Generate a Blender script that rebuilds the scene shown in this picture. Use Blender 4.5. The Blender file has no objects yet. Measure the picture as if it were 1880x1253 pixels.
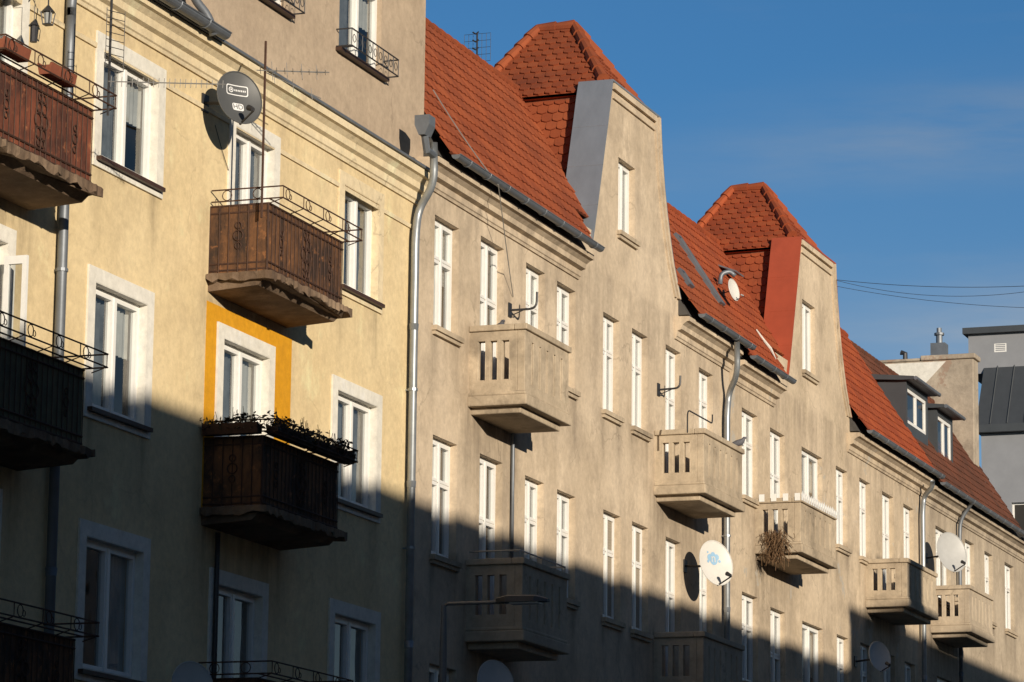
import bpy, bmesh, math, random
from mathutils import Vector, Matrix
random.seed(7)
S = bpy.context.scene
C = S.collection
V3 = Vector

# ------------------------------------------------------------------ camera
FPX = 6608.0; TH = math.radians(19.88); PI_ = math.radians(10.81); RO = math.radians(0.67)
CAM = V3((0, -20, 1.6))
F = V3((math.cos(TH)*math.cos(PI_), math.sin(TH)*math.cos(PI_), math.sin(PI_)))
R0 = V3((math.sin(TH), -math.cos(TH), 0))
U0 = V3((-math.cos(TH)*math.sin(PI_), -math.sin(TH)*math.sin(PI_), math.cos(PI_)))
RR = R0*math.cos(RO) + U0*math.sin(RO)
UR = U0*math.cos(RO) - R0*math.sin(RO)
cd = bpy.data.cameras.new('Camera'); cam = bpy.data.objects.new('Camera', cd); C.objects.link(cam)
cd.sensor_width = 36; cd.lens = FPX/1880*36; cd.clip_end = 3000
cam.matrix_world = Matrix(((RR.x, UR.x, -F.x, CAM.x), (RR.y, UR.y, -F.y, CAM.y), (RR.z, UR.z, -F.z, CAM.z), (0, 0, 0, 1)))
S.camera = cam

def ray(px, py): return F*FPX + RR*(px-940) - UR*(py-626.5)
def P(px, py, k=0.0):
    """point of the plane y = k (parallel to the facades) seen at a photo position"""
    d = ray(px, py); return CAM + d*((20+k)/d.y)
def onroof(px, py, y0, z0, s):
    d = ray(px, py)   # z = z0 + s*(y-y0)
    t = (z0 + s*(CAM.y-y0) - CAM.z)/(d.z - s*d.y)
    return CAM + d*t

# ------------------------------------------------------------------ materials
def nd(nt, t, **kw):
    n = nt.nodes.new(t)
    for k, v in kw.items(): setattr(n, k, v)
    return n
def newmat(name):
    m = bpy.data.materials.new(name); m.use_nodes = True
    nt = m.node_tree; b = nt.nodes['Principled BSDF']
    return m, nt, b
def noise(nt, scale, detail=5, rough=.6, stretch=None):
    g = nd(nt, 'ShaderNodeNewGeometry')
    mp = nd(nt, 'ShaderNodeMapping'); mp.inputs['Scale'].default_value = stretch or (1, 1, 1)
    nt.links.new(g.outputs['Position'], mp.inputs['Vector'])
    n = nd(nt, 'ShaderNodeTexNoise'); n.inputs['Scale'].default_value = scale
    n.inputs['Detail'].default_value = detail; n.inputs['Roughness'].default_value = rough
    nt.links.new(mp.outputs[0], n.inputs['Vector'])
    return n.outputs['Fac']
def ramp(nt, src, p0, p1, c0=(0, 0, 0, 1), c1=(1, 1, 1, 1)):
    r = nd(nt, 'ShaderNodeValToRGB'); e = r.color_ramp.elements
    e[0].position = p0; e[0].color = c0; e[1].position = p1; e[1].color = c1
    nt.links.new(src, r.inputs[0]); return r.outputs[0]
def mix(nt, fac, a, b, mode='MIX'):
    m = nd(nt, 'ShaderNodeMix', data_type='RGBA', blend_type=mode)
    for i, v in ((0, fac), (6, a), (7, b)):
        if isinstance(v, (int, float)): m.inputs[i].default_value = v
        elif isinstance(v, tuple): m.inputs[i].default_value = (*v, 1) if len(v) == 3 else v
        else: nt.links.new(v, m.inputs[i])
    return m.outputs[2]
def math_(nt, opn, a, b_=None):
    s = nd(nt, 'ShaderNodeMath', operation=opn)
    for i, v in enumerate((a, b_)):
        if v is None: continue
        if isinstance(v, (int, float)): s.inputs[i].default_value = v
        else: nt.links.new(v, s.inputs[i])
    return s.outputs[0]
def scaled(nt, src, k): return math_(nt, 'MULTIPLY', src, k)
def maprange(nt, src, a, b_, c=0.0, d=1.0):
    r = nd(nt, 'ShaderNodeMapRange'); r.clamp = True
    for i, v in enumerate((a, b_, c, d)): r.inputs[i+1].default_value = v
    nt.links.new(src, r.inputs[0]); return r.outputs[0]
def bumpy(nt, b, src, strength, dist):
    bp = nd(nt, 'ShaderNodeBump'); bp.inputs['Strength'].default_value = strength; bp.inputs['Distance'].default_value = dist
    nt.links.new(src, bp.inputs['Height']); nt.links.new(bp.outputs[0], b.inputs['Normal'])
def plaster(name, base, dark, stain, stain_amt=.6, bump=.35, patch=None, ztop=None, cracks=.35):
    m, nt, b = newmat(name)
    big = ramp(nt, noise(nt, .42, 5, .62), .38, .62)
    c = mix(nt, big, base, dark)
    md = ramp(nt, noise(nt, 1.15, 7, .7), .48, .66)
    c = mix(nt, scaled(nt, md, stain_amt*.62), c, stain)
    st = ramp(nt, noise(nt, .8, 4, .55, (1.5, 1.5, .2)), .54, .76)
    c = mix(nt, scaled(nt, st, stain_amt*.5), c, stain)
    pale = ramp(nt, noise(nt, 1.1, 6, .7, (1, 1, .7)), .57, .7)
    c = mix(nt, scaled(nt, pale, .55), c, tuple(min(.88, x*1.28) for x in base))
    g = nd(nt, 'ShaderNodeNewGeometry')
    if ztop:     # run-off dirt under the cornice, the sills and the balconies
        sp = nd(nt, 'ShaderNodeSeparateXYZ'); nt.links.new(g.outputs['Position'], sp.inputs[0])
        zm = math_(nt, 'MULTIPLY', maprange(nt, sp.outputs['Z'], ztop-1.9, ztop-.4), maprange(nt, sp.outputs['Z'], ztop, ztop+.1, 1, 0))
        rn = ramp(nt, noise(nt, 1.7, 5, .62, (1.5, 1.5, .14)), .42, .7)
        c = mix(nt, scaled(nt, math_(nt, 'MULTIPLY', zm, rn), .7), c, stain)
        at = nd(nt, 'ShaderNodeAttribute', attribute_name='grime')
        gs = ramp(nt, noise(nt, 2.6, 6, .66, (1.6, 1.6, .22)), .32, .62, (.25, .25, .25, 1))
        c = mix(nt, scaled(nt, math_(nt, 'MULTIPLY', at.outputs['Fac'], gs), .85), c, tuple(x*.6 for x in stain))
    if cracks:
        dn = nd(nt, 'ShaderNodeTexNoise'); dn.inputs['Scale'].default_value = 1.6; dn.inputs['Detail'].default_value = 6
        nt.links.new(g.outputs['Position'], dn.inputs['Vector'])
        vm = nd(nt, 'ShaderNodeVectorMath', operation='MULTIPLY_ADD'); vm.inputs[1].default_value = (1.1, 1.1, 1.1)
        nt.links.new(dn.outputs['Color'], vm.inputs[0]); nt.links.new(g.outputs['Position'], vm.inputs[2])
        vo = nd(nt, 'ShaderNodeTexVoronoi', feature='DISTANCE_TO_EDGE'); vo.inputs['Scale'].default_value = .42
        nt.links.new(vm.outputs[0], vo.inputs['Vector'])
        ck = math_(nt, 'MULTIPLY', maprange(nt, vo.outputs['Distance'], .002, .010, 1, 0), ramp(nt, noise(nt, .6, 3), .46, .6))
        c = mix(nt, scaled(nt, ck, cracks), c, tuple(x*.45 for x in stain))
    fine = ramp(nt, noise(nt, 8, 7, .74), .3, .72, (.8, .8, .8, 1), (1.08, 1.08, 1.08, 1))
    c = mix(nt, 1.0, c, fine, 'MULTIPLY')
    if patch:
        pt = ramp(nt, noise(nt, .8, 8, .7), .6, .625)
        c = mix(nt, scaled(nt, pt, .85), c, patch)
    nt.links.new(c, b.inputs['Base Color']); b.inputs['Roughness'].default_value = .92
    b.inputs['Specular IOR Level'].default_value = .2
    ad = math_(nt, 'ADD', scaled(nt, noise(nt, 34, 4, .7), .6), noise(nt, 4, 4, .6))
    bumpy(nt, b, ad, bump, .02)
    return m
def simple(name, col, rough=.6, metal=0.0, var=.25, scale=7, bump=.15, dark=None, stretch=None, lo=.3, hi=.72, spots=None):
    m, nt, b = newmat(name)
    f = ramp(nt, noise(nt, scale, 6, .68, stretch), lo, hi)
    d = dark or tuple(x*(1-var) for x in col)
    c = mix(nt, f, col, d)
    if spots: c = mix(nt, ramp(nt, noise(nt, scale*2.3, 7, .75), .56, .68), c, spots)
    nt.links.new(c, b.inputs['Base Color'])
    b.inputs['Roughness'].default_value = rough; b.inputs['Metallic'].default_value = metal
    if bump: bumpy(nt, b, noise(nt, scale*5, 4, .6), bump, .01)
    return m
def tilemat(name, a, bcol, dirt):
    m, nt, b = newmat(name)
    at = nd(nt, 'ShaderNodeAttribute', attribute_name='tone')
    c = mix(nt, at.outputs['Fac'], a, bcol)
    d = ramp(nt, noise(nt, 1.1, 7, .72), .42, .8)
    c = mix(nt, d, c, dirt)
    nt.links.new(c, b.inputs['Base Color']); b.inputs['Roughness'].default_value = .75
    b.inputs['Specular IOR Level'].default_value = .2
    bumpy(nt, b, noise(nt, 30, 3), .2, .01)
    return m

M = {}
M['yellow'] = plaster('yellow_plaster', (.82, .66, .40), (.73, .575, .335), (.53, .41, .255), .55, .3, None, 14.6, .2)
M['cream'] = plaster('cream_moulding', (.82, .69, .47), (.73, .60, .39), (.48, .385, .26), .55)
M['attic'] = plaster('attic_render', (.52, .41, .30), (.45, .35, .255), (.33, .255, .19), .5)
M['orange'] = plaster('orange_paint', (.72, .35, .02), (.66, .31, .015), (.5, .24, .03), .35, .15, cracks=0)
M['beige'] = plaster('beige_plaster', (.69, .565, .42), (.56, .45, .325), (.33, .265, .20), .8, .35, None, 14.9)
M['beige2'] = plaster('warm_beige_plaster', (.69, .56, .41), (.56, .45, .32), (.32, .255, .19), .85, .35, (.44, .405, .35), 14.8)
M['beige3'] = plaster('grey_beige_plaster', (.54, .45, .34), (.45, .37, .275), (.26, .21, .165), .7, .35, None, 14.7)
M['stack'] = plaster('stained_stack_plaster', (.52, .44, .345), (.38, .32, .25), (.18, .15, .125), .95, .6, (.34, .24, .18))
M['concrete'] = plaster('weathered_concrete', (.58, .475, .345), (.45, .365, .265), (.16, .13, .10), .9, .5)
M['soot'] = plaster('sooty_concrete', (.30, .215, .145), (.13, .085, .058), (.04, .027, .02), .85, .8)
M['trim'] = plaster('white_trim_paint', (.82, .79, .72), (.76, .73, .65), (.56, .52, .45), .4, .2, cracks=0)
M['white'] = simple('white_window_paint', (.84, .83, .80), .35, 0, .08, 9, 0)
M['sillbrown'] = simple('brown_sill', (.07, .035, .022), .5, 0, .4)
M['zinc'] = simple('zinc_sheet', (.20, .22, .25), .5, .4, .3, 3, .1)
M['zincclad'] = simple('zinc_cladding', (.26, .29, .335), .42, .25, .28, 1.6, .06, None, (1, 1, .4))
M['zincpipe'] = simple('zinc_pipe', (.40, .43, .46), .42, .6, .3, 4, .05)
M['darkmetal'] = simple('dark_metal', (.05, .05, .055), .5, .3, .3)
M['redmetal'] = simple('red_painted_sheet', (.41, .08, .036), .5, 0, .22, 1.6, .05)
M['rust'] = simple('rusty_brown_sheet', (.15, .066, .026), .8, 0, .5, 3.0, .6, (.035, .019, .012), (1, 1, .45), .42, .6, (.30, .125, .045))
M['rustred'] = simple('red_brown_sheet', (.21, .06, .029), .8, 0, .4, 3.0, .6, (.06, .021, .013), (1, 1, .45), .38, .62, (.33, .12, .05))
M['olive'] = simple('olive_painted_sheet', (.11, .10, .05), .7, 0, .4, 3, .3, (.05, .042, .022))
M['iron'] = simple('rusted_iron', (.085, .04, .025), .75, .2, .5, 12, .3)
M['ironlight'] = simple('aluminium_rod', (.40, .39, .37), .45, .5, .3)
M['tile'] = tilemat('terracotta_tile', (.33, .087, .034), (.25, .061, .025), (.155, .044, .024))
M['tileb'] = tilemat('orange_red_tile', (.37, .088, .032), (.28, .059, .024), (.175, .045, .024))
M['tilec'] = tilemat('old_brown_tile', (.17, .062, .036), (.115, .046, .028), (.06, .034, .025))
M['curtain'] = simple('net_curtain', (.55, .545, .53), .9, 0, .3, 2.2, 0)
M['greycurtain'] = simple('thin_grey_curtain', (.20, .215, .235), .9, 0, .75, 1.5, 0)
M['blind'] = simple('beige_blind', (.36, .305, .235), .8, 0, .12, 5, 0)
M['dark'] = simple('dark_interior', (.035, .032, .03), .9, 0, .4, .7, 0)  # near-black stand-in for the shade inside rooms
M['dishgrey'] = simple('grey_dish', (.085, .088, .09), .5, 0, .12, 4, 0)
M['dishwhite'] = simple('white_dish', (.70, .68, .64), .45, 0, .12, 4, 0)
M['dishshade'] = simple('pale_grey_dish', (.46, .46, .45), .45, 0, .12, 4, 0)
M['logowhite'] = simple('white_print', (.75, .75, .75), .5, 0, .03, 4, 0)
M['logogrey'] = simple('grey_print', (.085, .088, .09), .5, 0, .03, 4, 0)
M['logoblue'] = simple('blue_print', (.30, .50, .70), .5, 0, .1, 4, 0)
M['leaf'] = simple('dark_leaf', (.045, .042, .022), .7, 0, .6, 20, 0, (.03, .018, .014))
M['leafdry'] = simple('dry_straw', (.16, .09, .042), .9, 0, .5, 20, 0)
M['terracotta'] = simple('terracotta_box', (.28, .085, .045), .75, 0, .3, 8)
M['lampgrey'] = simple('lamp_grey', (.18, .18, .18), .45, .3, .2)
M['lens'] = simple('lamp_lens', (.35, .36, .36), .2, 0, .1, 4, 0)
M['feather'] = simple('grey_feather', (.13, .13, .15), .7, 0, .5, 30, 0)
M['modern'] = simple('grey_render', (.27, .28, .305), .85, 0, .14, 1.5, .05)
M['seam'] = simple('standing_seam_sheet', (.075, .083, .092), .5, .2, .2, 2, .05)
M['asphalt'] = simple('asphalt', (.05, .05, .052), .9, 0, .3, 20, .4)
M['paving'] = simple('concrete_paving', (.22, .21, .2), .9, 0, .3, 6, .3)
M['dirt'] = simple('bare_ground', (.12, .11, .08), .95, 0, .4, 1, .3)
M['foam'] = simple('white_mortar', (.72, .69, .63), .9, 0, .2, 12, .5)
M['black'] = simple('black_cable', (.02, .02, .02), .6, 0, .2, 8, 0)
M['roofflat'] = simple('roofing_felt', (.08, .075, .07), .9, 0, .3, 3, .2)
# glass: reflection grows towards grazing angles, the same from both sides
m, nt, b = newmat('window_glass')
nt.nodes.remove(b); out = nt.nodes['Material Output']
tr = nd(nt, 'ShaderNodeBsdfTransparent'); tr.inputs[0].default_value = (.80, .83, .83, 1)
gl = nd(nt, 'ShaderNodeBsdfGlossy'); gl.inputs['Roughness'].default_value = .03
lw = nd(nt, 'ShaderNodeLayerWeight'); lw.inputs['Blend'].default_value = .5
fc = math_(nt, 'ADD', math_(nt, 'MULTIPLY', math_(nt, 'POWER', lw.outputs['Facing'], 3.0), 1.0), .07)
fc = math_(nt, 'MINIMUM', fc, 1.0)
g = nd(nt, 'ShaderNodeBump'); g.inputs['Strength'].default_value = .12; g.inputs['Distance'].default_value = .06
nt.links.new(noise(nt, 1.6, 1), g.inputs['Height']); nt.links.new(g.outputs[0], gl.inputs['Normal'])
ms = nd(nt, 'ShaderNodeMixShader')
nt.links.new(fc, ms.inputs[0]); nt.links.new(tr.outputs[0], ms.inputs[1]); nt.links.new(gl.outputs[0], ms.inputs[2])
nt.links.new(ms.outputs[0], out.inputs[0]); M['glass'] = m

# ------------------------------------------------------------------ object helpers
OFF = {}
def tag(o, label=None, cat=None, group=None, kind=None):
    if label: o['label'] = label
    if cat: o['category'] = cat
    if group: o['group'] = group
    if kind: o['kind'] = kind
    return o
def root(name, label, cat, loc, group=None):
    o = bpy.data.objects.new(name, None); C.objects.link(o); o.location = loc
    OFF[o.name] = V3(loc); return tag(o, label, cat, group)
def obj(name, bm, mat, parent=None, base=None, smooth=False, bevel=0):
    me = bpy.data.meshes.new(name); bm.to_mesh(me); bm.free()
    me.materials.append(M[mat] if isinstance(mat, str) else mat)
    o = bpy.data.objects.new(name, me); C.objects.link(o)
    off = OFF[parent.name] if parent else V3(base or (0, 0, 0))
    me.transform(Matrix.Translation(-off))
    if parent: o.parent = parent
    else: o.location = off
    OFF[o.name] = off
    if smooth:
        for p in me.polygons: p.use_smooth = True
    if bevel:
        md = o.modifiers.new('edge wear', 'BEVEL'); md.width = bevel; md.segments = 2; md.limit_method = 'ANGLE'
    return o
def BM(): return bmesh.new()
def poly(bm, pts):
    return bm.faces.new([bm.verts.new(p) for p in pts])
def box(bm, x0, x1, y0, y1, z0, z1):
    v = [bm.verts.new((x, y, z)) for x in (x0, x1) for y in (y0, y1) for z in (z0, z1)]
    for f in ((0, 1, 3, 2), (4, 6, 7, 5), (0, 4, 5, 1), (2, 3, 7, 6), (0, 2, 6, 4), (1, 5, 7, 3)):
        bm.faces.new([v[i] for i in f])
def tube(bm, pts, r, n=8, cap=True):
    pts = [V3(p) for p in pts]
    rs = r if isinstance(r, (list, tuple)) else [r]*len(pts)
    rings = []; prev = None
    for i, p in enumerate(pts):
        t = (pts[min(i+1, len(pts)-1)] - pts[max(i-1, 0)]).normalized()
        if prev is None:
            a = V3((0, 0, 1)) if abs(t.z) < .9 else V3((1, 0, 0))
            u = t.cross(a).normalized()
        else: u = (prev - t*prev.dot(t)).normalized()
        prev = u; w = t.cross(u)
        rings.append([bm.verts.new(p + (u*math.cos(2*math.pi*j/n) + w*math.sin(2*math.pi*j/n))*rs[i]) for j in range(n)])
    for a, b_ in zip(rings, rings[1:]):
        for j in range(n): bm.faces.new((a[j], a[(j+1) % n], b_[(j+1) % n], b_[j]))
    if cap: bm.faces.new(rings[0]); bm.faces.new(rings[-1])
def smoothpath(pts, k=4):
    """rounds the corners of a polyline"""
    pts = [V3(p) for p in pts]; out = [pts[0]]
    for a, b_, c in zip(pts, pts[1:], pts[2:]):
        d = min((b_-a).length, (c-b_).length)*.45
        p = b_+(a-b_).normalized()*d; q = b_+(c-b_).normalized()*d
        for i in range(k+1):
            t = i/k; out.append(p*(1-t)**2 + b_*2*t*(1-t) + q*t*t)
    return out+[pts[-1]]
def ring(bm, c, u, w, r, tr=.008, n=12, m_=5):
    pts = [V3(c)+V3(u)*math.cos(2*math.pi*i/n)*r + V3(w)*math.sin(2*math.pi*i/n)*r for i in range(n+1)]
    tube(bm, pts, tr, m_, False)
def slab(bm, O, U, Vv, N, W, H, T, holes=(), eu=(), ev=()):
    O, U, Vv, N = V3(O), V3(U), V3(Vv), V3(N)
    us = sorted({0.0, round(W, 4)} | {round(min(max(h[i], 0), W), 4) for h in holes for i in (0, 2)})
    vs = sorted({0.0, round(H, 4)} | {round(min(max(h[i], 0), H), 4) for h in holes for i in (1, 3)})
    us = sorted(set(us) | {round(e, 4) for e in eu if all(abs(e-u) > .03 for u in us)})
    vs = sorted(set(vs) | {round(e, 4) for e in ev if all(abs(e-v) > .03 for v in vs)})
    nu, nv = len(us)-1, len(vs)-1
    sol = {}
    for i in range(nu):
        for j in range(nv):
            cu, cv = (us[i]+us[i+1])/2, (vs[j]+vs[j+1])/2
            sol[i, j] = not any(h[0] < cu < h[2] and h[1] < cv < h[3] for h in holes)
    cache = {}
    def vt(i, j, d):
        if (i, j, d) not in cache: cache[i, j, d] = bm.verts.new(O+U*us[i]+Vv*vs[j]-N*(d*T))
        return cache[i, j, d]
    for (i, j), s_ in sol.items():
        if not s_: continue
        bm.faces.new((vt(i, j, 0), vt(i+1, j, 0), vt(i+1, j+1, 0), vt(i, j+1, 0)))
        bm.faces.new((vt(i, j, 1), vt(i, j+1, 1), vt(i+1, j+1, 1), vt(i+1, j, 1)))
        for di, dj, a, b_ in ((-1, 0, (0, 0), (0, 1)), (1, 0, (1, 0), (1, 1)), (0, -1, (0, 0), (1, 0)), (0, 1, (0, 1), (1, 1))):
            if not sol.get((i+di, j+dj), False):
                bm.faces.new((vt(i+a[0], j+a[1], 0), vt(i+b_[0], j+b_[1], 0), vt(i+b_[0], j+b_[1], 1), vt(i+a[0], j+a[1], 1)))
X_, Y_, Z_ = V3((1, 0, 0)), V3((0, 1, 0)), V3((0, 0, 1))
def prof_x(bm, prof, x0, x1):
    a = [bm.verts.new((x0, y, z)) for y, z in prof]; b_ = [bm.verts.new((x1, y, z)) for y, z in prof]
    n = len(prof)
    for i in range(n): bm.faces.new((a[i], a[(i+1) % n], b_[(i+1) % n], b_[i]))
    bm.faces.new(a); bm.faces.new(b_)
def tone(bm): return bm.faces.layers.float.get('tone') or bm.faces.layers.float.new('tone')

# ------------------------------------------------------------------ building parts
WALLN = V3((0, -1, 0))
def facade(house, mat, x0, x1, z1, holes, y=0.0, z0=0.0, depth=11.0, name='wall', T=.24, balconies=(), grime=True):
    bm = BM()
    eu = [.14*i for i in range(1, int((x1-x0)/.14))] if grime else ()
    ev = [max(4.0-z0, 0)+.2*i for i in range(1, int((z1-max(4.0, z0))/.2))] if grime else ()
    slab(bm, (x0, y, z0), X_, Z_, WALLN, x1-x0, z1-z0, T, [(h[0]-x0, h[2]-z0, h[1]-x0, h[3]-z0) for h in holes], eu, ev)
    if grime:     # weathering: dirt below sills and balconies, stored on the wall's vertices
        lay = bm.verts.layers.float.new('grime'); bm.verts.ensure_lookup_table()
        for v in bm.verts:
            if v.co.y > y+.01: continue
            x, z = v.co.x, v.co.z; gm = 0.0
            for a, b_, c, d in holes:
                if a-.3 < x < b_+.3 and c-1.3 < z <= c+.05:
                    e = min(abs(x-a), abs(x-b_)); w_ = .35+.65*math.exp(-(e/.16)**2)
                    if x < a or x > b_: w_ *= max(0, 1-e/.3)
                    gm = max(gm, w_*(1-(c-z)/1.3))
            for a, b_, zb, zt in balconies:
                if a-.5 < x < b_+.5:
                    ed = 1-max(0, max(a-x, x-b_))/.5
                    if zb-1.9 < z <= zb+.1: gm = max(gm, ed*.95*(1-(zb-z)/1.9))
                    elif zb < z < zt and (x < a or x > b_): gm = max(gm, ed*.7)
            v[lay] = max(0, min(1, gm))
    box(bm, x0, x0+.2, y+T, depth, z0, z1); box(bm, x1-.2, x1, y+T, depth, z0, z1); box(bm, x0+.2, x1-.2, depth-.2, depth, z0, z1)
    o = obj(name, bm, mat, house)
    bm = BM(); box(bm, x0+.21, x1-.21, y+1.3, y+1.4, z0+.01, z1-.01); obj('dark_backing', bm, 'dark', house)  # dark sheet added behind the windows, room shade put into its colour
    return o
def op(xl, yt, yb, xr, k=0.0, zb=None, zt=None):
    ybb = yb if yb is not None else yt+150
    a = P(xl, yt, k); b_ = P(xl, ybb, k)
    x2 = P(xr, (yt+ybb)/2+.6*(xr-xl), k).x
    return ((a.x+b_.x)/2, x2, b_.z if zb is None else zb, a.z if zt is None else zt)
def window(house, o, style='two', y=0.0, rec=.09, sill='concrete', trim=None, drape=None, name='window'):
    x0, x1, z0, z1 = o; w, h = x1-x0, z1-z0; g_ = .003
    bd, ml = (.11, .155) if w > .9 else (.095, .12)
    cols = [(bd, w/2-ml/2), (w/2+ml/2, w-bd)] if style != 'one' else [(bd, w-bd)]
    if style == 'tall': rows = [(bd, h*.64-.06), (h*.64+.06, h-bd)]
    elif style == 'door': rows = [(.3, h-bd)]
    else: rows = [(bd, h-bd)]
    holes = [(a, c, b_, d) for a, b_ in cols for c, d in rows]
    bm = BM()
    slab(bm, (x0+g_, y+rec, z0+g_), X_, Z_, WALLN, w-2*g_, h-2*g_, .07, holes)
    # sashes set a little proud of the fixed frame, and the meeting stile prouder still
    e = .05
    for a, c, b_, d in holes:
        slab(bm, (x0+a-e, y+rec-.014, z0+c-e), X_, Z_, WALLN, b_-a+2*e, d-c+2*e, .013, [(e-.004, e-.004, b_-a+e+.004, d-c+e+.004)])
    box(bm, x0+w/2-.03, x0+w/2+.03, y+rec-.03, y+rec-.015, z0+.06, z1-.06)
    f = obj(name, bm, 'white', house)
    bm = BM(); poly(bm, [(x0+.05, y+rec+.04, z0+.05), (x1-.05, y+rec+.04, z0+.05), (x1-.05, y+rec+.04, z1-.05), (x0+.05, y+rec+.04, z1-.05)])
    obj('pane', bm, 'glass', f)
    if sill:
        bm = BM()
        if sill == 'concrete':
            box(bm, x0-.07, x1+.07, y-.09, y+rec-.002, z0-.07, z0+.008)
            box(bm, x0-.04, x1+.04, y-.055, y+.01, z0-.13, z0-.072)
            obj('sill', bm, M['concrete'], f)
        else:
            box(bm, x0-.12, x1+.12, y-.1, y+rec-.002, z0-.045, z0+.008); obj('sill', bm, sill, f)
    if trim:
        t = .19; bm = BM()
        slab(bm, (x0-t, y-.03, z0-.12), X_, Z_, WALLN, w+2*t, h+t+.12, .028, [(t-.002, .12-.002, w+t+.002, h+.12+.002)])
        slab(bm, (x0+.001, y-.031, z0+.009), X_, Z_, WALLN, w-.002, h-.01, rec+.03, [(.008, .001, w-.01, h-.019)])
        obj('surround', bm, trim, f)
    if drape is None: drape = random.choice(['net', 'side', 'none', 'blind', 'grey'])
    yy = y+rec+.13
    def pleat(xa, xb, za, zb, amp=.018):
        b2 = BM(); n = max(6, int((xb-xa)/.035)); prev = None
        for i in range(n+1):
            x = xa+(xb-xa)*i/n; yv = yy+amp*math.sin(i*1.9)+random.uniform(-.006, .006)
            c = (b2.verts.new((x, yv, za)), b2.verts.new((x, yv, zb)))
            if prev: b2.faces.new((prev[0], c[0], c[1], prev[1]))
            prev = c
        return b2
    if drape == 'net': obj('curtain', pleat(x0-.05, x1+.05, z0-.05+random.choice([0, .3, .5, .7]), z1+.05), 'curtain', f)
    elif drape == 'grey': obj('curtain', pleat(x0-.05, x1+.05, z0-.05, z1+.05), 'greycurtain', f)
    elif drape == 'half':
        obj('curtain', pleat(x0-.05, x0+w*.52, z0-.05, z1+.05), 'greycurtain', f); obj('curtain', pleat(x0+w*.56, x1+.05, z0+h*.55, z1+.05), 'curtain', f)
    elif drape == 'side':
        obj('curtain', pleat(x0-.05, x0+w*.3, z0-.05, z1+.05), 'curtain', f)
        obj('curtain', pleat(x1-w*.3, x1+.05, z0-.05, z1+.05), 'curtain', f)
    elif drape == 'blind':
        b2 = BM()
        for i in range(int(h*random.uniform(.3, .6)/.06)):
            box(b2, x0+.02, x1-.02, yy-.02, yy-.01, z1-.06*(i+1)+.006, z1-.06*i)
        obj('blind', b2, 'curtain', f)
    elif drape == 'shutter':
        b2 = BM()
        for i in range(int(h/.05)):
            box(b2, x0+.1, x1-.1, y+rec+.012, y+rec+.032, z1-.05*(i+1)+.003, z1-.05*i)
        obj('shutter', b2, 'blind', f)
    return f
def cornice(house, x0, x1, zt, mat, deep=.36, hs=.7):
    bm = BM()
    d = deep
    prof_x(bm, [(-.002, zt-.62*hs), (-.03, zt-.62*hs), (-.04, zt-.56*hs), (-.06, zt-.54*hs), (-.06, zt-.4*hs), (-d*.5, zt-.36*hs), (-d*.55, zt-.24*hs), (-d*.8, zt-.16*hs), (-d, zt-.14*hs), (-d, zt-.01), (-.002, zt)], x0, x1)
    return obj('cornice', bm, mat, house)
def gutter(house, x0, x1, y, z, r=.075, mat='zinc'):
    bm = BM(); n = 8; a = []; b_ = []
    for i in range(n+1):
        t = math.pi+math.pi*i/n
        for L, x in ((a, x0), (b_, x1)): L.append(bm.verts.new((x, y+r*math.cos(t), z+r*math.sin(t))))
    for i in range(n): bm.faces.new((a[i], a[i+1], b_[i+1], b_[i]))
    bm.faces.new(a); bm.faces.new(b_)
    x = x0+.5
    while x < x1:
        pts = [(x, y+(r+.008)*math.cos(math.pi+math.pi*i/8), z+(r+.008)*math.sin(math.pi+math.pi*i/8)) for i in range(9)]
        tube(bm, pts, .010, 4); x += .9
    tube(bm, [(x0, y-r, z), (x1, y-r, z)], .012, 6)
    return obj('gutter', bm, mat, house)
PROF = [0.0, .55, 1.0, .75, .12, 0.0]
def tile_roof(bm, x0f, x1f, y0, z0, y1, z1, tw=.2, th=.3, amp=.018, step=.025):
    L = math.hypot(y1-y0, z1-z0); Vv = V3((0, (y1-y0)/L, (z1-z0)/L)); N = V3((0, -Vv.z, Vv.y)); O = V3((0, y0, z0))
    lay = tone(bm); n = int(round(L/th)); th = L/n
    for j in range(n):
        va = j*th; vb = (j+1)*th+.015; zm = z0+Vv.z*(va+th*.5)
        xa, xb = x0f(zm), x1f(zm)
        for i in range(int(math.floor(xa/tw)), int(math.ceil(xb/tw))):
            if min(xb, (i+1)*tw)-max(xa, i*tw) < .03: continue
            tv = random.random(); jz = random.uniform(-.005, .005); rows = [[], [], []]
            for s_ in range(6):
                x = min(max(i*tw+tw*s_/5, xa), xb); h = amp*PROF[s_]
                for rw, v, hh in ((0, va, -.01), (1, va, step+h+jz), (2, vb, h+.004)):
                    rows[rw].append(bm.verts.new(O+X_*x+Vv*v+N*hh))
            for a, b_ in ((0, 1), (1, 2)):
                for s_ in range(5):
                    f = bm.faces.new((rows[a][s_], rows[a][s_+1], rows[b_][s_+1], rows[b_][s_])); f[lay] = tv
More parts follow.
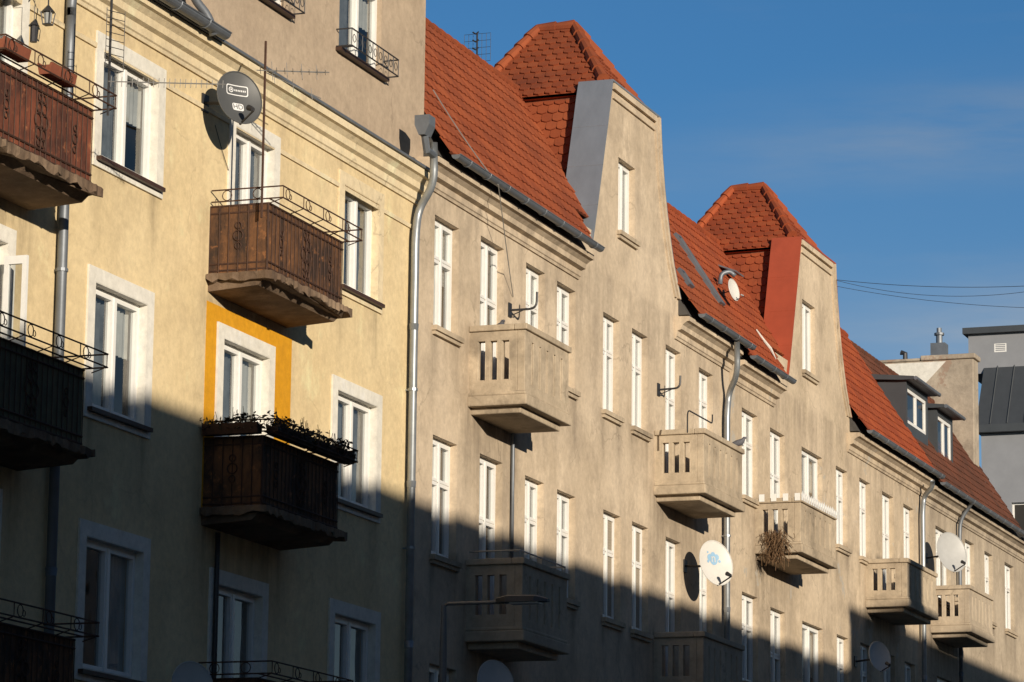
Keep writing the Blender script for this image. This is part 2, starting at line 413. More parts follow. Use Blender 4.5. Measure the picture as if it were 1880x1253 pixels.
def scallop(bm, A, B, Cc, D, tw=.21, th=.185):
    """beaver-tail tiles over the face A-B (eave), D above A, C above B"""
    A, B, Cc, D = map(V3, (A, B, Cc, D)); lay = tone(bm)
    U = (B-A).normalized(); N = U.cross(((D+Cc)/2-(A+B)/2)).normalized(); Vv = N.cross(U).normalized()
    L = ((D+Cc)/2-(A+B)/2).dot(Vv); n = max(1, int(round(L/th))); th = L/n
    f = bm.faces.new([bm.verts.new(p) for p in ((A, B, Cc, D) if (Cc-D).length > .01 else (A, B, D))]); f[lay] = .5
    for j in range(n):
        t = (j+.5)/n; l = A+(D-A)*t; r_ = B+(Cc-B)*t
        ua, ub = (l-A).dot(U), (r_-A).dot(U); v0 = j*th
        i0 = int(math.floor(ua/tw))-1
        for i in range(i0, int(math.ceil(ub/tw))+1):
            c = (i+.5*(j % 2)+.5)*tw
            if c+tw*.5 < ua+.02 or c-tw*.5 > ub-.02: continue
            q = [(-.49, 1.45, .004), (-.49, .42, .034), (-.38, .14, .042), (0, 0, .046), (.38, .14, .042), (.49, .42, .034), (.49, 1.45, .004)]
            tv = random.random()
            pts = [(min(max(c+a*tw, ua), ub), min(v0+b_*th, L), h) for a, b_, h in q]
            f = bm.faces.new([bm.verts.new(A+U*u+Vv*v+N*h) for u, v, h in pts]); f[lay] = tv
            lo = pts[1:6]
            for (u, v, h), (u2, v2, h2) in zip(lo, lo[1:]):
                if u2-u < .002: continue
                f = bm.faces.new([bm.verts.new(A+U*a+Vv*b_+N*c_) for a, b_, c_ in ((u, v, h), (u2, v2, h2), (u2, v2, 0), (u, v, 0))]); f[lay] = 1.0
def caps(bm, p, q, r=.105, seg=.34):
    p, q = V3(p), V3(q); L = (q-p).length; n = max(1, int(round(L/seg))); lay = tone(bm)
    nf = len(bm.faces)
    for i in range(n):
        a = p+(q-p)*(i/n); b_ = p+(q-p)*((i+1.06)/n)
        tube(bm, [a, b_], [r*1.12, r*.82], 10)
    bm.faces.ensure_lookup_table()
    for f in bm.faces[nf:]: f[lay] = .2+.3*random.random()

HRP = [(14.98, 2.82), (15.35, 2.72), (15.6, 2.52), (15.93, 2.27), (16.3, 2.07), (16.8, 1.84), (17.3, 1.66), (17.9, 1.5), (18.3, 1.43), (18.6, 1.4)]
HLP = [(14.98, 2.74), (15.6, 2.5), (16.8, 2.09), (17.9, 1.72), (18.6, 1.5)]
def interp(tab, z):
    if z <= tab[0][0]: return tab[0][1]
    for (a, b_), (c, d) in zip(tab, tab[1:]):
        if z <= c: return b_+(d-b_)*(z-a)/(c-a)
    return tab[-1][1]
def hr(z): return interp(HRP, z)
def hl(z): return interp(HLP, z)
def gable(house, cx, dz, wo, mat, clad, tilem, xe):
    HL = lambda z: cx-hl(z-dz)
    HR = lambda z: cx+hr(z-dz)
    zs = sorted({z+dz for z, _ in HRP} | {wo[2], wo[3]})
    zs = [z for z in zs if z >= HRP[0][0]+dz-1e-6]
    bm = BM()
    for a, b_ in zip(zs, zs[1:]):
        ins = a >= wo[2]-1e-4 and b_ <= wo[3]+1e-4
        spans = [(HL(a), HL(b_), wo[0], wo[0]), (wo[1], wo[1], HR(a), HR(b_))] if ins else [(HL(a), HL(b_), HR(a), HR(b_))]
        for la, lb, ra, rb in spans:
            for y in (0, .5): poly(bm, [(la, y, a), (ra, y, a), (rb, y, b_), (lb, y, b_)])
            poly(bm, [(la, 0, a), (la, .5, a), (lb, .5, b_), (lb, 0, b_)]); poly(bm, [(ra, 0, a), (ra, .5, a), (rb, .5, b_), (rb, 0, b_)])
    for z in (wo[2], wo[3]): poly(bm, [(wo[0], 0, z), (wo[1], 0, z), (wo[1], .5, z), (wo[0], .5, z)])
    zt = zs[-1]; poly(bm, [(HL(zt), 0, zt), (HR(zt), 0, zt), (HR(zt), .5, zt), (HL(zt), .5, zt)])
    bmesh.ops.remove_doubles(bm, verts=bm.verts, dist=.0005)
    gw = obj('gable', bm, mat, house)
    # low shoulder of wall between the eave end and the foot of the gable
    bm = BM(); zz = [z for z in zs if z < 15.75+dz]
    poly(bm, [(xe, 0, zz[0])]+[(HL(z)-.001, 0, z) for z in zz]+[(xe+.25, 0, zz[-1]), (xe, 0, zz[0]+.35)])
    obj('gable_shoulder', bm, mat, gw)
    # raised band inside the gable edge
    bm = BM()
    for o0, o1, pr in ((.02, .13, .06), (.2, .28, .04)):
        pts = [z for z in zs if z > 15.2+dz]
        for a, b_ in zip(pts, pts[1:]):
            q = [(HR(a)-o0, a), (HR(a)-o1, a), (HR(b_)-o1, b_), (HR(b_)-o0, b_)]
            poly(bm, [(x, -pr, z) for x, z in q])
            for e in ((0, 3), (1, 2)):
                poly(bm, [(q[e[0]][0], -pr, q[e[0]][1]), (q[e[1]][0], -pr, q[e[1]][1]), (q[e[1]][0], .001, q[e[1]][1]), (q[e[0]][0], .001, q[e[0]][1])])
    box(bm, HL(zt)+.05, HR(zt)-.3, -.061, -.001, zt-.13, zt-.02); box(bm, HL(zt)+.08, HR(zt)-.3, -.041, -.001, zt-.3, zt-.22)
    obj('moulding', bm, mat, gw)
    # sheet metal capping on both flanks and the top
    bm = BM(); path = [(HL(z), z) for z in zs if z > 15.3+dz]+[(HR(z), z) for z in reversed(zs) if z > 15.2+dz]
    st = []
    for i, (x, z) in enumerate(path):
        p = path[max(i-1, 0)]; q = path[min(i+1, len(path)-1)]
        t = V3((q[0]-p[0], 0, q[1]-p[1])).normalized(); n_ = V3((-t.z, 0, t.x)); c = V3((x, 0, z))
        st.append([bm.verts.new(c+n_*a+Y_*k) for a, k in ((.003, -.05), (.04, -.05), (.04, .62), (.003, .62))])
    for a, b_ in zip(st, st[1:]):
        for j in range(4): bm.faces.new((a[j], a[(j+1) % 4], b_[(j+1) % 4], b_[j]))
    for z in (16.1, 16.9, 17.7):      # standing joints of the sheets
        zz_ = z+dz; x = HL(zz_)-.038; tube(bm, [(x, -.05, zz_), (x, .62, zz_)], .012, 5)
    obj('flank_cladding', bm, clad, gw)
    # tiled dormer body behind the gable
    bm = BM(); ins = .2; kb = 2.9; zz = [15.3+dz, 15.93+dz, 16.8+dz, 17.9+dz, 18.42+dz]
    for a, b_ in ((zz[0], zz[-1]),):
        scallop(bm, (HL(a)+ins, kb, a), (HL(a)+ins, .5, a), (HL(b_)+ins, .5, b_), (HL(b_)+ins, kb, b_))
    for a, b_ in zip(zz, zz[1:]):
        scallop(bm, (HR(a)-ins, .5, a), (HR(a)-ins, kb, a), (HR(b_)-ins, kb, b_), (HR(b_)-ins, .5, b_))
    for a, b_ in zip(zz, zz[1:]): poly(bm, [(HL(a)+ins, kb, a), (HR(a)-ins, kb, a), (HR(b_)-ins, kb, b_), (HL(b_)+ins, kb, b_)])
    obj('dormer_side', bm, tilem, house)
    # hipped roof, its front slope rising from the gable top
    bm = BM(); ze = 18.46+dz; zr = 20.13+dz; xl, xr = cx-1.47, cx+1.38; k0, k1 = .07, 2.75
    ra, rb = V3((cx, 1.22, zr)), V3((cx, 1.95, zr))
    a, b_, c, d = V3((xl, k0, ze)), V3((xr, k0, ze)), V3((xr, k1, ze)), V3((xl-.1, k1, ze-.06))
    scallop(bm, a, b_, ra, ra); scallop(bm, b_, c, rb, ra); scallop(bm, c, d, rb, rb); scallop(bm, d, a, ra, rb)
    lay = tone(bm)
    f = poly(bm, [a-Z_*.05, b_-Z_*.05, c-Z_*.05, d-Z_*.05]); f[lay] = .2
    rf = obj('gable_roof', bm, tilem, house)
    bm = BM()
    for e, r_, t0 in ((a, ra, .14), (b_, ra, .12), (c, rb, .02), (d, rb, .02)): caps(bm, e+(r_-e)*t0+Z_*.03, r_+Z_*.03)
    caps(bm, ra+Z_*.03, rb+Z_*.03)
    obj('ridge_tiles', bm, tilem, rf, smooth=False)
    bm = BM(); box(bm, xl+.06, xl+.12, k0+.6, k1, ze-.2, ze-.07); obj('eave_board', bm, 'rustred', rf)
def downpipe(house, pts, r=.06, mat='zincpipe', name='drainpipe', hang=True):
    bm = BM(); tube(bm, smoothpath(pts), r, 10)
    a, b_ = V3(pts[-2]), V3(pts[-1]); n = int((a-b_).length/2.4)
    for i in range(1, n+1):    # socket joints
        c = a+(b_-a)*((i-.4)/(n+.5)); tube(bm, [c-Z_*.05, c+Z_*.05], [r+.004, r+.012], 10)
    o = obj(name, bm, mat, house, smooth=True)
    if hang:
        for i in range(1, n+1):
            bm = BM(); c = a+(b_-a)*(i/(n+.5)); tube(bm, [c-Z_*.02, c+Z_*.02], r+.014, 10); box(bm, c.x-.015, c.x+.015, c.y+r-.01, 0.01, c.z-.012, c.z+.012)
            obj('pipe_bracket', bm, mat, o)
    return o
def concrete_balcony(house, x0, x1, zb, zt, d=.95, mat='concrete', nf=6):
    bm = BM(); sl = .17
    box(bm, x0-.05, x1+.05, -d-.05, .01, zb, zb+sl); box(bm, x0+.1, x1-.1, -d+.1, .01, zb-.11, zb-.001)
    box(bm, x0-.02, x1+.02, -d-.02, .01, zb+sl+.001, zb+sl+.06)
    s_ = obj('balcony', bm, mat, house, bevel=.02)
    z0 = zb+sl+.061; H = zt-.1-z0; W = x1-x0; T = .13
    bm = BM()
    pitch = (W-.36)/nf; fh = []
    for i in range(nf):
        u = .18+pitch*(i+.5); fh.append((u-.045, H*.14, u+.045, H*.84))
    slab(bm, (x0, -d, z0), X_, Z_, WALLN, W, H, T, fh)
    L = d-T-.002; sh = []
    for i in range(3):
        u = L*(.24+.25*i); sh.append((u-.06, H*.2, u+.06, H*.84))
    slab(bm, (x0, -.001-L, z0), Y_, Z_, V3((-1, 0, 0)), L, H, T, sh)
    slab(bm, (x1, -.001-L, z0), Y_, Z_, V3((1, 0, 0)), L, H, T, sh)
    obj('parapet', bm, mat, s_, bevel=.008)
    bm = BM(); o = .045
    box(bm, x0-o, x1+o, -d-o, -d+T+o, zt-.099, zt); box(bm, x0-o, x0+T+o, -d+T+o+.001, 0, zt-.099, zt); box(bm, x1-T-o, x1+o, -d+T+o+.001, 0, zt-.099, zt)
    obj('handrail', bm, mat, s_, bevel=.015)
    return s_
def iron_balcony(house, x0, x1, zf, d=.85, mat='rust', boxrail=True):
    """sheet-clad iron balcony; zf = bottom of the sheet panels"""
    bm = BM()
    # eroded slab: ragged lip all round
    n = 40; top = []; bot = []
    edge = [(x0-.1, -.001)]+[(x0-.1, -(d+.12)*i/10) for i in range(1, 11)]+[(x0-.1+(x1-x0+.24)*i/n, -d-.12) for i in range(1, n+1)]+[(x1+.14, -(d+.12)*(6-i)/6) for i in range(1, 6)]+[(x1+.14, -.001)]
    for x, y in edge:
        j = random.uniform(-.016, .016); top.append(bm.verts.new((x+j, min(y+j, 0), zf-.02+random.uniform(-.008, .008)))); bot.append(bm.verts.new((x+j*1.8, min(y+j*1.8, 0), zf-.12+random.uniform(-.035, .03))))
    for i in range(len(edge)-1): bm.faces.new((top[i], top[i+1], bot[i+1], bot[i]))
    bm.faces.new(top); bm.faces.new(bot)
    prof_x(bm, [(.01, zf-.25), (-d+.12, zf-.2), (-d+.02, zf-.11), (.01, zf-.11)], x0-.02, x1+.05)
    s_ = obj('balcony', bm, 'soot', house)
    zt = zf+.92; bm = BM()
    box(bm, x0, x1, -d, -d+.012, zf, zt); box(bm, x0, x0+.012, -d+.013, 0, zf, zt); box(bm, x1-.012, x1, -d+.013, 0, zf, zt)
    obj('panel', bm, mat, s_)
    bm = BM()
    for z in (zf+.03, zf+.12, zt-.1, zt):
        tube(bm, [(x0, 0, z), (x0, -d-.012, z), (x1, -d-.012, z), (x1, 0, z)], .014, 5)
    n = int((x1-x0)/.13)
    for i in range(n+1):
        x = x0+(x1-x0)*i/n; tube(bm, [(x, -d-.01, zf), (x, -d-.01, zt)], .007, 4)
    for i in range(7):
        y = -d*i/6; tube(bm, [(x0-.01, y, zf), (x0-.01, y, zt)], .007, 4)
    for c in (.5,):     # scroll ornament in the middle panel
        x = x0+(x1-x0)*c
        for z, r in ((zf+.2, .045), (zf+.31, .065), (zf+.46, .085), (zf+.62, .065), (zf+.74, .045)):
            for s2 in (-1, 1): ring(bm, (x+s2*r, -d-.016, z), X_, Z_, r, .009, 10, 4)
    for c in (.17, .83):
        x = x0+(x1-x0)*c; ring(bm, (x, -d-.016, zf+.46), X_, Z_, .06, .009, 12, 4); ring(bm, (x, -d-.016, zf+.59), X_, Z_, .04, .008, 10, 4)
        ring(bm, (x, -d-.016, zf+.33), X_, Z_, .04, .008, 10, 4)
    ring(bm, (x0-.012, -d*.5, zf+.5), Y_, Z_, .07, .009, 12, 4); ring(bm, (x0-.012, -d*.5, zf+.36), Y_, Z_, .045, .008, 12, 4); ring(bm, (x0-.012, -d*.5, zf+.64), Y_, Z_, .045, .008, 12, 4)
    obj('lattice', bm, 'iron', s_)
    if boxrail:      # projecting flower-box rail
        bm = BM(); e = .22
        for z in (zt+.06, zt+.22):
            tube(bm, [(x0-.02, -.02, z), (x0-.02, -d-e, z), (x1+.2, -d-e, z), (x1+.2, -d*.4, z)], .011, 5)
        tube(bm, [(x0-.02, -d-.02, zt+.06), (x1+.2, -d-.02, zt+.06)], .011, 5)
        n = int((x1-x0)/.6)
        for i in range(n+1):
            x = x0+(x1+.18-x0)*i/n
            tube(bm, [(x, -d-.02, zt), (x, -d-e, zt+.06), (x, -d-e, zt+.23)], .008, 4)
            if i < n:
                ring(bm, (x+.15, -d-e, zt+.14), X_, Z_, .07, .007, 10, 4); ring(bm, (x+.24, -d-e, zt+.12), X_, Z_, .035, .006, 8, 4)
        for i in range(2): ring(bm, (x0-.02, -.25-.45*i, zt+.14), Y_, Z_, .07, .007, 10, 4)
        obj('flower_rail', bm, 'iron', s_)
    return s_

# ================================================================== YELLOW HOUSE
XY1 = 50.9
yh = root('yellow_house', 'yellow plastered apartment house at the left with iron balconies and white window surrounds', 'house', (40, 0, 0))
F1, F2, F3 = 11.54, 8.37, 5.2
YB = (43.26, 45.86)
yw = [  # opening, style, trim, sill, drape
    (op(184, 88, 293, 287), 'two', 'trim', 'sillbrown', 'half'),
    (op(428, 230, None, 500, zb=F1), 'door', 'trim', None, 'grey'),
    (op(628, 338, 527, 692), 'two', 'cream', 'sillbrown', 'grey'),
    (op(168, 516, 752, 264), 'two', 'trim', 'sillbrown', 'half'),
    (op(406, 620, None, 490, zb=F2), 'door', 'trim', None, 'half'),
    (op(615, 714, 918, 688), 'two', 'trim', 'sillbrown', 'grey'),
    (op(151, 982, 1232, 256), 'two', 'trim', 'sillbrown', 'side'),
    (op(392, 1070, None, 477, zb=F3), 'door', 'trim', None, 'grey'),
    (op(610, 1124, None, 685, zb=5.95), 'two', 'trim', 'sillbrown', 'grey'),
    ((36.3, 37.62, F1, 13.9), 'door', 'trim', None, 'grey'),
    ((36.2, 37.5, F2, 10.75), 'door', 'trim', None, 'net'),
    ((36.1, 37.4, F3, 7.6), 'door', 'trim', None, 'none')]
facade(yh, 'yellow', 29, XY1, 14.6, [w[0] for w in yw], balconies=[(x0, x1, z-.25, z+.95) for z in (F1, F2, F3) for x0, x1 in (YB, (35.3, 37.95))])
for o, st, tr_, si, dr in yw: window(yh, o, st, trim=tr_, sill=si, drape=dr)
cornice(yh, 29, XY1+.1, 14.66, 'cream', .24, .8)
bm = BM(); prof_x(bm, [(-.002, 13.74), (-.025, 13.74), (-.03, 13.8), (-.002, 13.82)], 29, XY1-.05); obj('string_course', bm, 'cream', yh)
bm = BM(); box(bm, 29, XY1+.14, -.28, .3, 14.662, 14.7); obj('cornice_flashing', bm, 'zinc', yh)
gutter(yh, 29, P(412, 80, -.36).x, -.37, 14.73, .09, 'zinc')
aw = [op(623, -40, 92, 700, .05, zt=16.7), op(450, -150, -8, 526, .05, zt=16.75)]
aw[0] = (aw[0][0], aw[0][1], aw[0][2], 17.15); aw[1] = (aw[1][0], aw[1][1], aw[0][2], 17.15)
facade(yh, 'attic', 29, 51.25, 17.75, aw, .05, 14.701, 10.9, 'attic_wall', grime=False)
for o in aw:
    f = window(yh, o, 'two', .05, .08, 'sillbrown', None, 'half')
    bm = BM(); x0, x1, z0 = o[0]-.1, o[1]+.1, o[2]+.02
    for z in (z0, z0+.26): tube(bm, [(x0, .05, z), (x0, -.2, z), (x1, -.2, z), (x1, .05, z)], .012, 5)
    n = 9
    for i in range(n+1):
        x = x0+(x1-x0)*i/n; tube(bm, [(x, -.2, z0), (x, -.2, z0+.26)], .008, 4)
        if i < n: ring(bm, (x+(x1-x0)/n/2, -.2, z0+.13), X_, Z_, .06, .006, 8, 4)
    tube(bm, [(x0, .05, z0-.02), (x0, -.22, z0-.02)], .012, 4)
    obj('flower_rail', bm, 'darkmetal', f)
bm = BM(); prof_x(bm, [(-.42, 17.755), (-.42, 17.9), (5.5, 19.4), (11.2, 17.9), (11.2, 17.755)], 28.8, 51.45); obj('roof', bm, 'roofflat', yh)
gutter(yh, 29, 51.5, -.5, 17.86, .08, 'darkmetal')
bm = BM()
a = P(380, 532, 0); b_ = P(535, 640, 0); ow = yw[4][0]
slab(bm, (a.x, -.006, F2-.1), X_, Z_, WALLN, b_.x-a.x, a.z-F2-.05, .005, [(ow[0]-.2-a.x, -1, ow[1]+.2-a.x, ow[3]+.2-F2+.1)])
obj('painted_panel', bm, 'orange', yh)
q0 = P(38, 470, -.3); q1 = P(38, 640, -.3)      # open casement standing out from the wall
bm = BM(); slab(bm, (q0.x-.03, -.4, q1.z), Y_, Z_, V3((-1, 0, 0)), .3, q0.z-q1.z, .05, [(.06, .1, .24, q0.z-q1.z-.1)]); oc = obj('open_casement', bm, 'white', yh)
bm = BM(); poly(bm, [(q0.x-.01, -.35, q1.z+.09), (q0.x-.01, -.15, q1.z+.09), (q0.x-.01, -.15, q0.z-.09), (q0.x-.01, -.35, q0.z-.09)]); obj('pane', bm, 'glass', oc)
for zf, mt, x in ((F1, 'rust', YB), (F2, 'rust', YB), (F3-.05, 'rust', YB), (F1-.03, 'rustred', (35.3, 37.95)), (F2-.05, 'olive', (35.3, 37.95)), (F3-.1, 'rust', (35.3, 37.95))):
    iron_balcony(yh, x[0], x[1], zf, mat=mt)
xp = P(103, 420, 0).x
downpipe(yh, [(xp, -.1, 14.0), (xp, -.1, 13.0), (xp, -.1, 0.2)], .065, 'zinc')
downpipe(yh, [(xp+.0, -.34, 14.66), (xp, -.32, 14.5), (xp, -.1, 14.2), (xp, -.1, 13.9)], .065, 'zinc', hang=False)
xq = P(388, 1100, 0).x
downpipe(yh, [(xq, -.07, F2-.3), (xq, -.07, F2-1), (xq, -.07, 0.2)], .035, 'darkmetal')
q = P(345, 15, -.05)
downpipe(yh, [q+V3((-.25, -.1, .5)), q+V3((-.1, -.12, .1)), q+V3((.12, -.25, -.1)), q+V3((.2, -.3, -.35))], .06, 'zinc', hang=False)

# ================================================================== HOUSES A, B, C
SL = (18.65-15.08)/(1.9+.38)
def house_roof(h, x0, x1, dz, tilem, gcx=None, xe=None):
    y0, z0, y1, z1 = -.38, 15.08+dz, 1.9, 18.65+dz
    kz = lambda z: y0+(z-z0)/SL
    inn = lambda z: 0 if kz(z) < .1 else (.15 if kz(z) < .6 else .32)
    if gcx is None: pieces = [(lambda z: x0, lambda z: x1, x0+.01, x1-.01)]
    else: pieces = [(lambda z: x0, lambda z: (xe+max(0, kz(z)+.3)*.6 if kz(z) < .08 else gcx-hl(z-dz)+inn(z)), x0+.01, xe), (lambda z: gcx+hr(z-dz)-inn(z), lambda z: x1, gcx+2.7, x1-.01)]
    rs = []
    for fa, fb, da, db in pieces:
        bm = BM(); tile_roof(bm, fa, fb, y0, z0, y1, z1); r = obj('roof', bm, tilem, h); rs.append(r)
        bm = BM(); prof_x(bm, [(-.2, 15.05+dz), (1.86, z1-.06), (1.86, z1-.2), (.1, 15.05+dz)], da, db); obj('roof_deck', bm, 'roofflat', r)
    bm = BM(); prof_x(bm, [(1.87, z1), (6.5, z1+.75), (11, 15+dz), (10.8, 15+dz), (6.5, z1+.6), (1.87, z1-.15)], x0+.01, x1-.01)
    o = obj('upper_roof', bm, 'roofflat', h)
    bm = BM(); caps(bm, (x0, 1.9, z1+.0), (x1, 1.9, z1+.0), .08, .36); obj('ridge_tiles', bm, tilem, o)
# ---- A
XA0, XA1 = 51.0, 68.12
ha = root('beige_house', 'beige plastered house with grey-clad bell gable and zinc drainpipe beside the yellow house', 'house', (59.5, 0, 0))
GA = 61.95
fA1, fA2 = 11.62, 7.85
A1 = [(op(797, 393, 600, 842), 'tall', 'concrete', 'blind'), (op(882, 432, None, 925, zb=fA1), 'tall', None, 'grey'), (op(965, 481, 678, 1000), 'tall', 'concrete', 'blind'),
      (op(1022, 515, 704, 1056), 'tall', 'concrete', 'half'), (op(1107, 572, 754, 1137), 'tall', 'concrete', 'grey'), (op(1160, 602, 784, 1189), 'tall', 'concrete', 'side'),
      (op(1222, 632, None, 1250, zb=fA1), 'tall', None, 'net'), (op(1283, 674, 830, 1309), 'tall', 'concrete', 'blind')]
A2 = [(op(793, 797, 1020, 838), 'tall', 'concrete', 'grey'), (op(880, 832, None, 922, zb=fA2), 'tall', None, 'none'), (op(963, 872, 1080, 998), 'tall', 'concrete', 'half'),
      (op(1022, 898, 1095, 1056), 'tall', 'concrete', 'grey'), (op(1107, 935, 1135, 1139), 'tall', 'concrete', 'shutter'), (op(1160, 957, 1157, 1190), 'tall', 'concrete', 'shutter'),
      (op(1222, 985, None, 1250, zb=fA2), 'tall', None, 'grey'), (op(1284, 1018, 1190, 1308), 'tall', 'concrete', 'side')]
A3 = [(op(787, 1217, None, 836, zb=4.6), 'tall', 'concrete', 'none'), (op(876, 1245, None, 916, zb=4.4), 'tall', 'concrete', 'none')]
gA = op(1135, 288, 425, 1166)
facade(ha, 'beige', XA0, XA1, 14.979, [w[0] for w in A1+A2+A3], balconies=[(x0, x1, zb, zb+1.3) for x0, x1 in ((53.3, 55.45), (63.2, 65.75)) for zb in (11.36, 11.36-3.78)])
for o, st, si, dr in A1+A2+A3: window(ha, o, st, sill=si, drape=dr, rec=.12)
window(ha, gA, 'two', sill='concrete', drape='half', rec=.12)
XEA = 58.55
gable(ha, GA, 0, gA, 'beige', 'zincclad', 'tile', XEA)
house_roof(ha, 51.26, XA1, 0, 'tile', GA, XEA)
cornice(ha, XA0+.02, XEA+.12, 14.978, 'beige', .3); cornice(ha, GA+2.45, XA1-.02, 14.978, 'beige', .3)
gutter(ha, XA0+.35, XEA, -.46, 15.06); gutter(ha, GA+2.75, XA1+.1, -.46, 15.06)
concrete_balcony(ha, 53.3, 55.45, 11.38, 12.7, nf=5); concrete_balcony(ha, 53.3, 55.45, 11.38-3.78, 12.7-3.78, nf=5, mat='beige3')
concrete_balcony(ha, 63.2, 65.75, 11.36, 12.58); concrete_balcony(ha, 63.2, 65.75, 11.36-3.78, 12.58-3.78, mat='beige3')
a = P(796, 262, -.44)
downpipe(ha, [a, P(797, 338, -.42), P(768, 386, -.12), P(763, 430, -.12), V3((P(763, 430, -.12).x, -.12, .2))], .064)
bm = BM(); hp = P(780, 232, -.46)
prof_x(bm, [(hp.y-.12, hp.z+.15), (hp.y-.12, hp.z), (hp.y-.05, hp.z-.16), (hp.y+.05, hp.z-.16), (hp.y+.12, hp.z), (hp.y+.12, hp.z+.15)], hp.x-.13, hp.x+.13)
tube(bm, [(hp.x, hp.y, hp.z-.15), (hp.x+.1, hp.y, hp.z-.36), a+V3((0, 0, -.2))], .06, 8); obj('rainwater_hopper', bm, 'zinc', ha)
xx = P(937, 800, 0).x; downpipe(ha, [(xx, -.05, 11.3), (xx, -.05, 10.8), (xx, -.05, 8.9)], .03, 'zinc', hang=False)
# thin rail on the lower left balcony
bm = BM(); z = 12.7-3.78
tube(bm, [(53.3, -.05, z+.12), (53.3, -.9, z+.12), (55.5, -.9, z+.12), (55.5, -.05, z+.12)], .014, 5)
for x, y in ((53.3, -.9), (54.4, -.9), (55.5, -.9), (53.3, -.4)): tube(bm, [(x, y, z), (x, y, z+.12)], .012, 4)
obj('balcony_rail', bm, 'ironlight', ha)
# ---- B
XB0, XB1 = 68.16, 84.78
hb = root('weathered_house', 'weathered beige house with red-clad gable and crumbling plaster, second gabled house from the left', 'house', (76.5, 0, 0))
GB = 75.0; dB = -.17
B1 = [(op(1362, 748, 910, 1391), 'tall', 'concrete', 'net'), (op(1414, 785, None, 1441, zb=11.3), 'tall', None, 'grey'), (op(1472, 820, 965, 1510), 'two', 'concrete', 'half'),
      (op(1535, 855, 1000, 1556), 'tall', 'concrete', 'grey'), (op(1578, 877, 1022, 1598), 'tall', 'concrete', 'net'), (op(1620, 902, None, 1641, zb=11.3), 'tall', None, 'side'), (op(1659, 925, 1060, 1678), 'tall', 'concrete', 'grey')]
B2 = [((o[0], o[1], o[2]-3.74, o[3]-3.74), st, si, random.choice(['none', 'net', 'grey'])) for o, st, si, _ in B1]
gB = op(1473, 549, 680, 1497)
facade(hb, 'beige2', XB0, XB1, 14.979+dB, [w[0] for w in B1+B2], balconies=[(70, 72.7, 11.1, 12.2), (79.1, 81.95, 11.05, 12.1), (70, 72.7, 7.36, 8.5)])
for o, st, si, dr in B1+B2: window(hb, o, st, sill=si, drape=dr, rec=.11)
window(hb, gB, 'two', sill='concrete', drape='half', rec=.11)
XEB = 71.25
gable(hb, GB, dB, gB, 'beige2', 'redmetal', 'tileb', XEB)
house_roof(hb, XB0, XB1, dB, 'tileb', GB, XEB)
cornice(hb, XB0+.02, XEB+.12, 14.978+dB, 'beige2', .3); cornice(hb, GB+2.45, XB1-.02, 14.978+dB, 'beige2', .3)
gutter(hb, XB0+.1, XEB, -.46, 15.06+dB); gutter(hb, GB+2.75, XB1+.1, -.46, 15.06+dB)
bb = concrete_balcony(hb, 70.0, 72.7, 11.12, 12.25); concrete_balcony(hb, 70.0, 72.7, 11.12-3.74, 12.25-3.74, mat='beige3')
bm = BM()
for i in range(17):
    x = 70.0+2.75*i/16; t_ = 12.33+random.uniform(-.015, .015); box(bm, x-.055, x+.055, -1.0, -.985, 12.18, t_); poly(bm, [(x-.055, -.9925, t_), (x+.055, -.9925, t_), (x, -.9925, t_+.05)])
for i in range(4):
    y = -.15-.25*i; box(bm, 69.94, 69.955, y-.055, y+.055, 12.18, 12.33)
box(bm, 69.96, 72.8, -.984, -.97, 12.26, 12.31)
obj('picket_rail', bm, 'white', bb)
concrete_balcony(hb, 79.1, 81.95, 11.05, 12.15)
p0 = P(1353, 628, -.44)
downpipe(hb, [p0, P(1354, 688, -.42), P(1338, 722, -.12), P(1335, 760, -.12), V3((P(1335, 760, -.12).x, -.12, .2))], .06)
p0 = P(1712, 884, -.44)
downpipe(hb, [p0, P(1711, 895, -.4), P(1696, 912, -.12), P(1694, 940, -.12), V3((P(1694, 940, -.12).x, -.12, .2))], .06)
# ---- C
XC0, XC1, XCR = 84.82, 110, 95.0
hc = root('dormer_house', 'grey-beige house farthest along the row with two box dormers in a brown tiled roof', 'house', (97, 0, 0))
dC = -.3
C1 = []
for xl, yt, xr in ((1718, 965, 1745), (1772, 990, 1789), (1808, 1012, 1823), (1845, 1032, 1862)):
    o = op(xl, yt, yt+100, xr); C1.append((o[0], o[1], o[3]-1.8, o[3]))
C1 += [(C1[-1][0]+3, C1[-1][1]+3, C1[-1][2], C1[-1][3])]
C2 = [(o[0], o[1], o[2]-3.7, o[3]-3.7) for o in C1]
facade(hc, 'beige3', XC0, XC1, 14.979+dC, C1+C2, balconies=[(85.5, 88.1, 11.15, 12.3)])
for o in C1+C2: window(hc, o, 'tall', sill='concrete', rec=.11)
house_roof(hc, XC0, XCR, dC, 'tilec')
bm = BM(); box(bm, XCR+.01, XC1, -.3, 11, 14.98+dC, 15.05+dC); obj('flat_roof', bm, 'roofflat', hc)
cornice(hc, XC0+.02, XC1, 14.978+dC, 'beige3', .3); gutter(hc, XC0+.15, XC1, -.46, 15.06+dC)
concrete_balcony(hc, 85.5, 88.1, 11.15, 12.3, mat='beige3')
p0 = P(1768, 922, -.2); downpipe(hc, [(p0.x, -.42, 14.7), (p0.x, -.12, 14.3), (p0.x, -.1, 13.8), (p0.x, -.1, 8.5)], .05, 'zinc')
